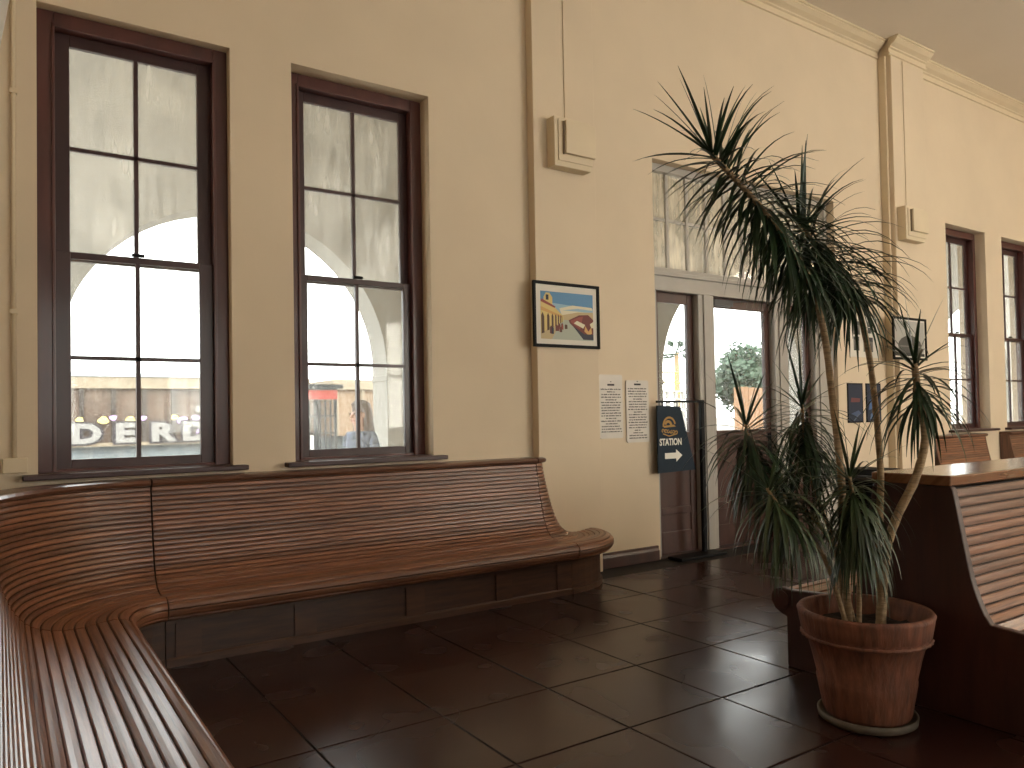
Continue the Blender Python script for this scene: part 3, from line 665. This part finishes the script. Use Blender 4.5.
for k in range(N):
    sb.face((0, 1 + k, 1 + (k + 1) % N), [(0, 0)] * 3)
    for q in range(2): sb.face((1 + q * N + k, 1 + (q + 1) * N + k, 1 + (q + 1) * N + (k + 1) % N, 1 + q * N + (k + 1) % N), [(0, 0)] * 4)
for q in range(len(sb.v)): sb.v[q] = (sb.v[q][0], sb.v[q][1], sb.v[q][2] + .035)
pp(sb.build('soil', M['soil'], smooth=True))
tb_ = MB()
for (dx, dy, a) in ((-.17, -.02, .4), (-.13, -.07, 1.4), (-.20, .03, 2.5)):
    c, s = math.cos(a), math.sin(a); x, y = PC[0] + dx, PC[1] + dy
    tb_.quad([(x - .05 * c, y - .05 * s, .425), (x + .02 * s, y - .02 * c, .43), (x + .06 * c, y + .06 * s, .465), (x - .02 * s, y + .02 * c, .45)])
pp(tb_.build('plant_tag', col('pale_blue_tag', (.30, .34, .37), .6)))

CANES = {  # world positions of every branch, pot to tip
 'A': ([(3.48, 2.24, .42), (3.47, 2.25, .77), (3.48, 2.26, 1.16), (3.44, 2.27, 1.56), (3.35, 2.25, 1.9), (3.24, 2.26, 2.16), (3.03, 2.32, 2.44), (2.77, 2.42, 2.71)], .020),
 'B': ([(3.63, 2.17, .42), (3.69, 2.19, .95), (3.71, 2.19, 1.2), (3.71, 2.21, 1.55), (3.67, 2.22, 1.84), (3.58, 2.24, 2.11), (3.42, 2.3, 2.31), (3.28, 2.33, 2.42)], .018),
 'C': ([(3.55, 2.12, .42), (3.575, 2.1, .78), (3.59, 2.05, .97), (3.65, 1.98, 1.17), (3.71, 1.96, 1.36), (3.7, 1.98, 1.55), (3.67, 1.98, 1.72)], .024),
 'D': ([(3.51, 2.28, .42), (3.5, 2.31, .76), (3.43, 2.38, .95), (3.34, 2.46, 1.05), (3.25, 2.54, 1.16), (3.19, 2.57, 1.31), (3.16, 2.58, 1.44)], .013),
 'E': ([(3.56, 2.26, .42), (3.56, 2.37, .84), (3.55, 2.46, 1.09), (3.55, 2.51, 1.35), (3.53, 2.51, 1.54)], .012),
 'F': ([(3.43, 2.21, .42), (3.31, 2.25, .79), (3.18, 2.3, .94), (3.07, 2.32, 1.05), (3.01, 2.34, 1.14)], .012),
 'G': ([(3.45, 2.17, .42), (3.42, 2.14, .79), (3.38, 2.13, 1.03), (3.33, 2.12, 1.19)], .013),
}
def smooth_path(P, k=6):
    P = [Vector(p) for p in P]; out = []; Q = [P[0]] + P + [P[-1]]
    for i in range(1, len(Q) - 2):
        for j in range(k):
            t = j / k; a, b, c, d = Q[i - 1:i + 3]
            out.append(.5 * (2 * b + (c - a) * t + (2 * a - 5 * b + 4 * c - d) * t * t + (3 * b - a - 3 * c + d) * t ** 3))
    out.append(P[-1]); return out
RL = random.Random(21)
def leaf_into(b, o, d, L, w, droop, seg=7):
    """narrow folded blade from o along d, bending down under its weight"""
    p = Vector(o); d = Vector(d).normalized(); n = len(b.v)
    for i in range(seg + 1):
        t = i / seg
        side = d.cross(Vector((0, 0, 1)))
        if side.length < .05: side = Vector((RL.uniform(-1, 1), RL.uniform(-1, 1), 0))
        side.normalize(); up = side.cross(d)
        ww = w * (.55 + .45 * min(1, t * 4)) * (1 - t ** 2.2) + .0006
        b.v += [tuple(p - side * ww + up * ww * .35), tuple(p), tuple(p + side * ww + up * ww * .35)]
        p = p + d * (L / seg); d = (d + Vector((0, 0, -droop * (.4 + 1.4 * t) / seg))).normalized()
    for i in range(seg):
        a = n + i * 3
        b.face((a, a + 1, a + 4, a + 3), [(0, 0)] * 4); b.face((a + 1, a + 2, a + 5, a + 4), [(0, 0)] * 4)
def crown_leaves(path, span, n, L, w, n_up, droop, flat=.25):
    """leaves spiralling down the last `span` metres of a branch: a few young ones upright, the old ones hanging"""
    rp_ = list(reversed(path)); acc = [0]; out = []
    for p, q in zip(rp_, rp_[1:]): acc.append(acc[-1] + (p - q).length)
    for k in range(n + n_up):
        up = k < n_up
        s = .03 * k / n_up if up else .03 + (span - .03) * ((k - n_up + RL.random()) / n)
        i = max(j for j in range(len(acc) - 1) if acc[j] <= s) if s < acc[-1] else len(acc) - 2
        u = min(1, (s - acc[i]) / (acc[i + 1] - acc[i] + 1e-9)); p = rp_[i].lerp(rp_[i + 1], u); ax = (rp_[i] - rp_[i + 1]).normalized()
        phi = k * 2.39996 + RL.uniform(-.3, .3)
        if up:
            axis = ax.lerp(Vector((0, 0, 1)), .5).normalized(); ang = math.radians(6 + 62 * (k / n_up) ** .8 + RL.uniform(-5, 5)); dr = .15 + .5 * k / n_up
        else:
            t = min(1, (s - .03) / flat); axis = ax.lerp(Vector((0, 0, 1)), .3).normalized(); ang = math.radians(62 + 62 * t ** .7 + RL.uniform(-14, 14)); dr = droop * (.45 + .55 * t) * RL.uniform(.75, 1.3)
        e1 = axis.orthogonal().normalized(); e2 = axis.cross(e1)
        side = e1 * math.cos(phi) + e2 * math.sin(phi)
        if not up: ang -= math.radians(48) * max(0, side.z)          # leaves on the upper side arch over before they fall
        d = axis * math.cos(ang) + side * math.sin(ang)
        out.append((p, d, L * RL.uniform(.75, 1.08), w * RL.uniform(.85, 1.15), dr))
    return out
SPEC = {'A': (.84, 270, .41, .0092, 15, 1.7, .40), 'B': (.50, 190, .43, .0092, 9, 1.9, .15), 'C': (.20, 66, .38, .0090, 10, 2.7, .12),
        'D': (.30, 150, .38, .0080, 9, 2.7, .10), 'E': (.34, 140, .38, .0080, 9, 2.8, .10), 'F': (.24, 120, .40, .0075, 6, 4.0, .06), 'G': (.36, 190, .35, .0078, 10, 3.4, .10)}
nleaf = 0
for k, (P, rad) in CANES.items():
    path = smooth_path(P)
    cn = pp(MB().tube(path, [rad * (1 - .35 * i / len(path)) * (1 + .05 * math.sin(i * 2.3)) for i in range(len(path))], 10).build('cane', M['cane'], smooth=True))
    sp = SPEC[k]; LV = crown_leaves(path, *sp)
    solo = {'A': 95, 'B': 75, 'C': 66, 'D': 32, 'E': 32}.get(k, 0); fo = MB()
    for i, lv in enumerate(LV):
        if i < solo and nleaf < 300:
            b = MB(); leaf_into(b, *lv); o = b.build('leaf', M['leaf'], fix=False, smooth=True); o.parent = cn; nleaf += 1
        else: leaf_into(fo, *lv)
    if fo.v: tag(pp(fo.build('foliage', M['leafold'] if k in 'FG' else M['leaf'], fix=False, smooth=True), cn), kind='stuff')

# ------------------------------------------------------------------ outside: arcade
AY0, AY1 = 9.0, 9.45; PER, AR, AZ = 4.255, 1.81, 2.13; AC = [2.31 + PER * k for k in range(-3, 8)]; AT = 6.1
ar = MB(); NS = 28
for c in AC:
    xl, xr = c - PER / 2, c + PER / 2
    arcp = [(c - AR, -.15)] + [(c - AR * math.cos(PI * i / NS), AZ + AR * math.sin(PI * i / NS)) for i in range(NS + 1)] + [(c + AR, -.15)]
    for y in (AY0, AY1):
        ar.quad([(xl, y, -.15), (c - AR, y, -.15), (c - AR, y, AZ), (xl, y, AZ)]); ar.quad([(c + AR, y, -.15), (xr, y, -.15), (xr, y, AZ), (c + AR, y, AZ)])
        ar.quad([(xl, y, AZ), (c - AR, y, AZ), (c - AR, y, AT), (xl, y, AT)]); ar.quad([(c + AR, y, AZ), (xr, y, AZ), (xr, y, AT), (c + AR, y, AT)])
        for (a, b), (p, q) in zip(arcp[1:-1], arcp[2:-1]): ar.quad([(a, y, b), (p, y, q), (p, y, AT), (a, y, AT)])
    for (a, b), (p, q) in zip(arcp, arcp[1:]): ar.quad([(a, AY0, b), (a, AY1, b), (p, AY1, q), (p, AY0, q)])
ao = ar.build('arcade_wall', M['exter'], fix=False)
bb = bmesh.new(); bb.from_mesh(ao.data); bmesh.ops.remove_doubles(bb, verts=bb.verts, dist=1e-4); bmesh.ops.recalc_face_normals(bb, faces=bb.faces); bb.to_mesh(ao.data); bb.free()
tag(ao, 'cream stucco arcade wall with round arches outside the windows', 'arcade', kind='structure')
for k in range(len(AC) - 1):
    x = AC[k] + PER / 2
    MB().box(x - .33, x + .33, AY0 - .02, AY1 + .02, 1.98, 2.06).build('impost_band', M['exter'], ao, .01)
tag(box('arcade_roof', M['exterceil'], -11, 34, D + T, 9.9, 5.8, 6.1), 'arcade roof slab', 'roof', kind='structure')
tag(box('arcade_paving', M['paving'], -11, 34, D + T, 10.0, -.30, -.02), 'paved arcade walkway', 'paving', kind='structure')
tag(box('yard_ground', M['ground'], -120, 220, 10.0, 260, -.60, -.25), 'bare yard ground beyond the arcade', 'ground', kind='structure')

# freight wagon with graffiti
TYY = 25.0
r = tag(empty('freight_wagon', (4, TYY, 0)), 'weathered brown freight wagon with white graffiti seen through the left window', 'wagon')
INV = Matrix.Translation((-4, -TYY, 0))
def tp(o, parent=None):
    o.parent = parent or r
    if not parent: o.matrix_parent_inverse = INV
    return o
rust, rust2, creamc, steel = mat('wagon_brown', (0.0936, 0.0634, 0.0468), .8, var=.35, scale=2.5), mat('wagon_rib', (.036, .028, .024), .8, var=.2, scale=3), mat('wagon_cream', (0.231, 0.189, 0.133), .8, var=.15, scale=2), mat('wagon_grey', (0.12, 0.143, 0.154), .7, var=.25, scale=2)
X_A, X_B = -3.0, 8.6
tp(MB().box(X_A, X_B, TYY, TYY + 2.8, .92, 2.52).build('wagon_body', rust))
tp(MB().box(X_A, X_B, TYY - .12, TYY + 2.9, 2.52, 2.86).build('top_chord', creamc))
tp(MB().prism([(TYY - .15, 2.86), (TYY + 1.4, 3.06), (TYY + 2.95, 2.86)], X_A, X_B, 'x').build('roof', steel))
tp(MB().box(X_A, X_B, TYY - .10, TYY + 2.8, .84, .94).build('side_sill', creamc))
tp(MB().box(X_A + .4, X_B - .4, TYY + .1, TYY + 2.7, .35, .84).build('underframe', steel))
x = X_A + .06
rib0 = None
while x < X_B:
    if rib0 is None: rib0 = tp(MB().box(-.06, .06, TYY - .10, TYY, .94, 2.52).build('rib', rust2)); rib0.location = (x, 0, 0)
    else:
        c = share(rib0, 'rib', r, (x, 0, 0)); c.matrix_parent_inverse = INV
    x += .815
for xx in (X_A + 1.3, X_A + 2.2, X_B - 2.2, X_B - 1.3):
    w = MB().lathe([(0, -.06), (.38, -.06), (.42, -.05), (.42, .06), (0, .06)], (0, 0), 20).build('wheel', M['dgrey']); w.rotation_euler = (PI / 2, 0, 0); w.location = (xx, TYY + .5, .17); tp(w)
for s_, (x, c) in zip('DERD', ((2.05, 'a'), (3.05, 'b'), (4.05, 'a'), (5.0, 'b'))):
    for (off, mm, yy) in ((.15, col('graffiti_outline', (.03, .025, .03)), .118), (.06, col('graffiti_white', (.21, .205, .195)), .135)):
        tp(text('graffiti_letter', s_, .74, (x, TYY - yy, .97), mm, extrude=.004, offset=off * .62, sx=1.4))
gp = MB(); RG = random.Random(5)
def blob(cx, cz, rr_, y): return [(cx + rr_ * (1 + .25 * math.sin(3 * a + cx * 9)) * math.cos(a), cz + rr_ * .8 * math.sin(a)) for a in [2 * PI * i / 12 for i in range(12)]]
for (x, z, q, mm) in ((2.5, 1.60, .14, 0), (2.75, 1.66, .10, 1), (3.2, 1.62, .12, 0), (3.55, 1.64, .09, 1), (4.4, 1.66, .1, 0), (4.65, 1.55, .16, 1), (5.0, 1.62, .12, 1), (5.15, 1.18, .15, 1), (5.12, 1.9, .14, 2), (1.9, 1.62, .1, 0)):
    gp.prism(blob(x, z, q, 0), TYY - .110, TYY - .106, mi=mm)
tp(gp.build('graffiti_spray', [col('graffiti_yellow', (.72, .55, .18)), col('graffiti_purple', (.42, .30, .58)), col('graffiti_white', (.21, .205, .195))]))

# second wagon and stake cart seen through the second window
r = tag(empty('freight_wagon', (16, TYY, 0)), 'plain tan freight wagon beyond the cart through the second window', 'wagon')
INV2 = Matrix.Translation((-16, -TYY, 0))
def tq(o): o.parent = r; o.matrix_parent_inverse = INV2; return o
tq(MB().box(9.4, 23, TYY, TYY + 2.8, .94, 2.52).build('wagon_body', mat('wagon_tan', (0.196, 0.133, 0.084), .8, var=.15, scale=2)))
tq(MB().box(9.4, 23, TYY - .12, TYY + 2.9, 2.52, 2.86).build('top_chord', creamc)); tq(MB().box(9.8, 22.6, TYY + .1, TYY + 2.7, -.249, .94).build('underframe', steel))
for k in range(15): tq(MB().box(9.5 + k * .95, 9.6 + k * .95, TYY - .08, TYY, .94, 2.52).build('rib', creamc))
CYY = 13.0
r = tag(empty('baggage_cart', (4.6, CYY, -.25)), 'black stake-sided platform cart with red top board outside the second window', 'cart')
def ck(b, n, m_): 
    o = b.build(n, m_, r); o.matrix_parent_inverse = Matrix.Translation((-4.6, -CYY, .25)); return o
blk = col('cart_black', (.05, .055, .06)); cred = col('cart_red', (.55, .10, .08))
cx0, cx1 = 3.98, 4.98
ck(MB().box(cx0, cx1, CYY, CYY + 1.0, .62, .74), 'deck', blk)
for (a, b) in ((cx0, CYY), (cx1 - .05, CYY), (cx0, CYY + .95), (cx1 - .05, CYY + .95)): ck(MB().box(a, a + .05, b, b + .05, .25, 2.12), 'corner_post', blk)
for k in range(9): ck(MB().box(cx0 + .09 + k * .098, cx0 + .115 + k * .098, CYY, CYY + .03, .74, 1.84), 'stake', blk)
ck(MB().box(cx0, cx1, CYY - .02, CYY + .05, 1.86, 2.02), 'top_board', cred); ck(MB().box(cx0 - .04, cx1 + .1, CYY - .05, CYY + 1.05, 2.05, 2.12), 'roof_frame', blk)
for k in range(3): ck(MB().box(cx0, cx1, CYY - .01, CYY + .02, .95 + k * .3, .98 + k * .3), 'cross_rail', blk)
ck(MB().box(3.98, 4.2, CYY - .04, CYY - .02, .98, 1.12), 'orange_notice', col('notice_orange', (.85, .42, .06)))
for xx in (cx0 + .2, cx1 - .2):
    w = MB().lathe([(0, -.03), (.24, -.03), (.27, 0), (.24, .03), (0, .03)], (0, 0), 20).build('wheel', blk, r); w.rotation_euler = (PI / 2, 0, 0); w.location = (xx - 4.6, .1, .27)
# ------------------------------------------------------------------ beyond the doors
def leafy(name, label, cat, c, rx, rz, m_, n, trunk, leaf=.35, group=None):
    r = tag(empty(name, (c[0], c[1], -.25)), label, cat, group); R_ = random.Random(int(c[0] * 10)); b = MB()
    for k in range(n):
        u, v, w = R_.gauss(0, 1), R_.gauss(0, 1), R_.gauss(0, 1); l = math.sqrt(u * u + v * v + w * w) + 1e-6; q = R_.uniform(.72, 1.0) * (1 + .16 * math.sin(5 * u / l + 3 * w / l) + .1 * math.sin(9 * v / l))
        p = Vector((u / l * rx * q, v / l * rx * q, c[2] + .25 + w / l * rz * q)); d1 = Vector((R_.gauss(0, 1), R_.gauss(0, 1), R_.gauss(0, 1))).normalized(); d2 = d1.orthogonal().normalized()
        s = leaf * R_.uniform(.6, 1.3); b.quad([p - d1 * s, p + d2 * s * .6, p + d1 * s, p - d2 * s * .6])
    b.build('foliage', m_, r, fix=False)['kind'] = 'stuff'
    core_ = MB().lathe([(0.01, -rz * .8)] + [(rx * .78 * math.cos(a), rz * .78 * math.sin(a)) for a in [-1.2, -.8, -.4, 0, .4, .8, 1.2]] + [(.01, rz * .8)], (0, 0), 16).build('inner_foliage', m_, r, smooth=True); core_.location = (0, 0, c[2] + .25)
    MB().tube([(0, 0, 0), (.05, 0, c[2] * .5), (0, 0, c[2] + .2)], trunk, 8).build('trunk', M['cane'], r)
tree_m = mat('tree_green', (0.0338, 0.0638, 0.0375), .7, var=.4, scale=1.5); bush_m = mat('bush_green', (0.045, 0.075, 0.0338), .7, var=.4, scale=2)
leafy('broad_tree', 'round green tree seen through the middle door glass', 'tree', (32.2, 26.0, 3.25), 1.75, 1.65, tree_m, 5000, .16, .15)
leafy('bush', 'low green bush below the fan palm, seen through the left door panel', 'bush', (27.2, 28.5, 2.1), .9, .9, bush_m, 1500, .1, .13, 'bushes beyond the yard')
leafy('bush', 'smaller green bush at the arch edge through the left door panel', 'bush', (24.6, 26.0, 2.4), .6, .8, bush_m, 1000, .1, .12, 'bushes beyond the yard')
r = tag(empty('fan_palm', (27.5, 26.5, -.25)), 'small fan palm silhouetted against the sky in the left door panel', 'palm tree')
MB().tube([(0, 0, 0), (.04, 0, 2.2), (0, 0, 4.7)], [.16, .13, .11], 8).build('trunk', M['cane'], r)
RP = random.Random(4)
for k in range(18):
    b = MB(); a = k * 2.4; el = RP.uniform(-.5, 1.2); d = Vector((math.cos(a) * math.cos(el), math.sin(a) * math.cos(el), math.sin(el))); o0 = Vector((0, 0, 4.7)) + d * .35
    b.obox((0, 0, 4.7), o0, .03, .03)
    for j in range(9):
        s = d.cross(Vector((0, 0, 1))).normalized(); dd = (d + s * (j - 4) * .22 + Vector((0, 0, -.02 * abs(j - 4)))).normalized(); e = o0 + dd * .5; sd = dd.cross(d + Vector((.01, 0, 0))).normalized() * .03
        b.quad([o0, o0 + dd * .25 + sd, e, o0 + dd * .25 - sd])
    b.build('frond', tree_m, r, fix=False)
# yellow handrail frame on a white block wall, plank fence
r = tag(empty('block_wall', (20, 21, -.25)), 'white openwork block wall beyond the arcade, left door panel', 'wall')
bw0 = None
for i in range(12):
    for j in range(7):
        p = (-1.6 + i * .42, 0, .0 + j * .38)
        if bw0 is None: bw0 = MB().box(0, .40, 0, .12, 0, .055).box(0, .40, 0, .12, .305, .36).box(0, .055, 0, .12, .055, .305).box(.345, .40, 0, .12, .055, .305).build('block', col('block_white', (0.35, 0.343, 0.322), .8), r); bw0.location = p
        else: share(bw0, 'block', r, p)
r = tag(empty('yellow_railing', (20, 21.3, -.25)), 'yellow pipe railing above the white block wall, left door panel', 'railing')
ym = col('rail_yellow', (.55, .36, .07), .5)
for k in range(6): MB().tube([(-1.6 + k * .9, 0, 0), (-1.6 + k * .9, 0, 3.35)], .035, 6).build('post', ym, r)
for z in (2.55, 2.95, 3.35): MB().tube([(-1.6, 0, z), (2.9, 0, z)], .03, 6).build('rail', ym, r)
r = tag(empty('plank_fence', (22.7, 19, -.25)), 'orange-brown upright plank fence seen through the middle door glass', 'fence')
pl0 = None
for k in range(16):
    if pl0 is None: pl0 = MB().box(0, .19, 0, .03, 0, 2.68).build('plank', mat('fence_plank', (0.231, 0.126, 0.063), .8, var=.2, scale=3), r); pl0.location = (0, 0, 0)
    else: share(pl0, 'plank', r, (k * .2, RG.uniform(-.01, .01), RG.uniform(-.03, .03)))
for z in (.4, 2.0): MB().box(0, 3.2, .03, .08, z, z + .09).build('fence_rail', M['cane'], r)

# ------------------------------------------------------------------ person outside the second window
def person(loc, rz):
    r = tag(empty('person', loc), 'person with long brown hair and dark floral top standing outside the second window', 'person'); r.rotation_euler = (0, 0, rz)
    J = {'pel': (0, 0, .93, .145), 'bel': (0, 0, 1.08, .125), 'che': (.01, 0, 1.26, .135), 'nk0': (0, 0, 1.395, .065), 'nk1': (.02, 0, 1.46, .048), 'hd0': (.035, 0, 1.53, .075), 'hd1': (.03, 0, 1.61, .075)}
    E = [('pel', 'bel'), ('bel', 'che'), ('che', 'nk0'), ('nk0', 'nk1'), ('nk1', 'hd0'), ('hd0', 'hd1')]
    for s, n in ((1, 'l'), (-1, 'r')):
        J.update({n + 'sh': (0, s * .17, 1.345, .062), n + 'el': (-.02, s * .24, 1.08, .045), n + 'wr': (.14, s * .17, .92, .028), n + 'hp': (0, s * .09, .88, .098), n + 'kn': (.01, s * .10, .48, .06), n + 'an': (-.01, s * .10, .09, .04), n + 'to': (.15, s * .11, .035, .032)})
        E += [('che', n + 'sh'), (n + 'sh', n + 'el'), (n + 'el', n + 'wr'), ('pel', n + 'hp'), (n + 'hp', n + 'kn'), (n + 'kn', n + 'an'), (n + 'an', n + 'to')]
        for q, (dx, dy, dz, L) in enumerate(((.05, -.02 * s, -.02, .075), (.06, -.007 * s, -.035, .085), (.055, .006 * s, -.045, .085), (.045, .018 * s, -.045, .075), (.03, -.04 * s, .0, .06))):
            k0, k1, k2 = n + 'a%d' % q, n + 'b%d' % q, n + 'c%d' % q; w = J[n + 'wr']; v = Vector((dx, dy, dz)); u = v.normalized()
            a_ = Vector(w[:3]) + v * .9; b_ = a_ + u * L * .5; c_ = b_ + (u + Vector((-.1, -.2 * s, -.5))).normalized() * L * .4
            J[k0] = (*a_, .011); J[k1] = (*b_, .008); J[k2] = (*c_, .006); E += [(n + 'wr', k0), (k0, k1), (k1, k2)]
    ks = list(J); me = bpy.data.meshes.new('body'); me.from_pydata([J[k][:3] for k in ks], [(ks.index(a), ks.index(b)) for a, b in E], [])
    o = bpy.data.objects.new('body', me); COL.objects.link(o)
    sk = o.modifiers.new('skin', 'SKIN'); o.modifiers.new('sub', 'SUBSURF').levels = 2
    me.skin_vertices if False else None
    lay = me.attributes.get('skin_vertices') or None
    if not me.skin_vertices:
        bmx = bmesh.new(); bmx.from_mesh(me); bmx.verts.layers.skin.verify(); bmx.to_mesh(me); bmx.free()
    for i, k in enumerate(ks): sv = me.skin_vertices[0].data[i]; sv.radius = (J[k][3],) * 2; sv.use_root = (k == 'pel')
    bpy.context.view_layer.update()
    dg = bpy.context.evaluated_depsgraph_get(); m2 = bpy.data.meshes.new_from_object(o.evaluated_get(dg)); bpy.data.objects.remove(o)
    m2.materials.clear()
    for mm in (M['skin'], M['shirt'], M['jeans'], M['black']): m2.materials.append(mm)
    for p in m2.polygons:
        c = p.center; p.use_smooth = True
        p.material_index = 3 if c.z < .10 else 2 if c.z < .93 and abs(c.y) < .2 and c.x < .1 else 1 if .9 < c.z < 1.40 and not (c.x > .06 and c.z < 1.03 and abs(c.y) > .12) else 0
    bo = bpy.data.objects.new('body', m2); COL.objects.link(bo); bo.parent = r
    # face
    for s in (1, -1):
        e = MB().lathe([(.001, -.011), (.009, -.006), (.011, 0), (.009, .006), (.001, .011)], (0, 0), 10).build('eye', M['ink'], bo, smooth=True); e.location = (.108, s * .031, 1.575)
        e = MB().lathe([(.001, -.028), (.012, -.015), (.014, .01), (.001, .03)], (0, 0), 8).build('ear', M['skin'], bo, smooth=True); e.location = (.03, s * .082, 1.56)
    MB().prism([(.10, 1.575), (.140, 1.538), (.105, 1.53)], -.012, .012).build('nose', M['skin'], bo, .004)
    MB().box(.09, .112, -.024, .024, 1.497, 1.507).build('mouth', col('lips', (.35, .10, .09)), bo, .003)
    # hair: a long cap falling over the back and one shoulder
    b = MB(); N = 28; rows = []
    for i, (z, rx, ry, ox) in enumerate(((1.715, .01, .01, -.005), (1.705, .06, .055, -.005), (1.67, .10, .088, -.008), (1.61, .115, .10, -.012), (1.54, .112, .106, -.018), (1.46, .105, .115, -.03), (1.38, .10, .13, -.045), (1.28, .085, .14, -.06), (1.18, .06, .12, -.085), (1.12, .03, .08, -.10))):
        for k in range(N):
            a = 2 * PI * k / N; f = 1 + .05 * math.sin(k * 2.9 + i)
            cx = math.cos(a); x = ox + rx * cx * f
            if z < 1.66 and cx > .25: x = min(x, ox + .035 + (.05 if z > 1.62 else 0))
            b.v.append((x, ry * math.sin(a) * f, z))
    for i in range(9):
        for k in range(N): b.face((i * N + k, i * N + (k + 1) % N, (i + 1) * N + (k + 1) % N, (i + 1) * N + k), [(0, 0)] * 4)
    b.build('hair', M['hair'], r, smooth=True)
person((3.02, 7.25, -.02), math.radians(200))
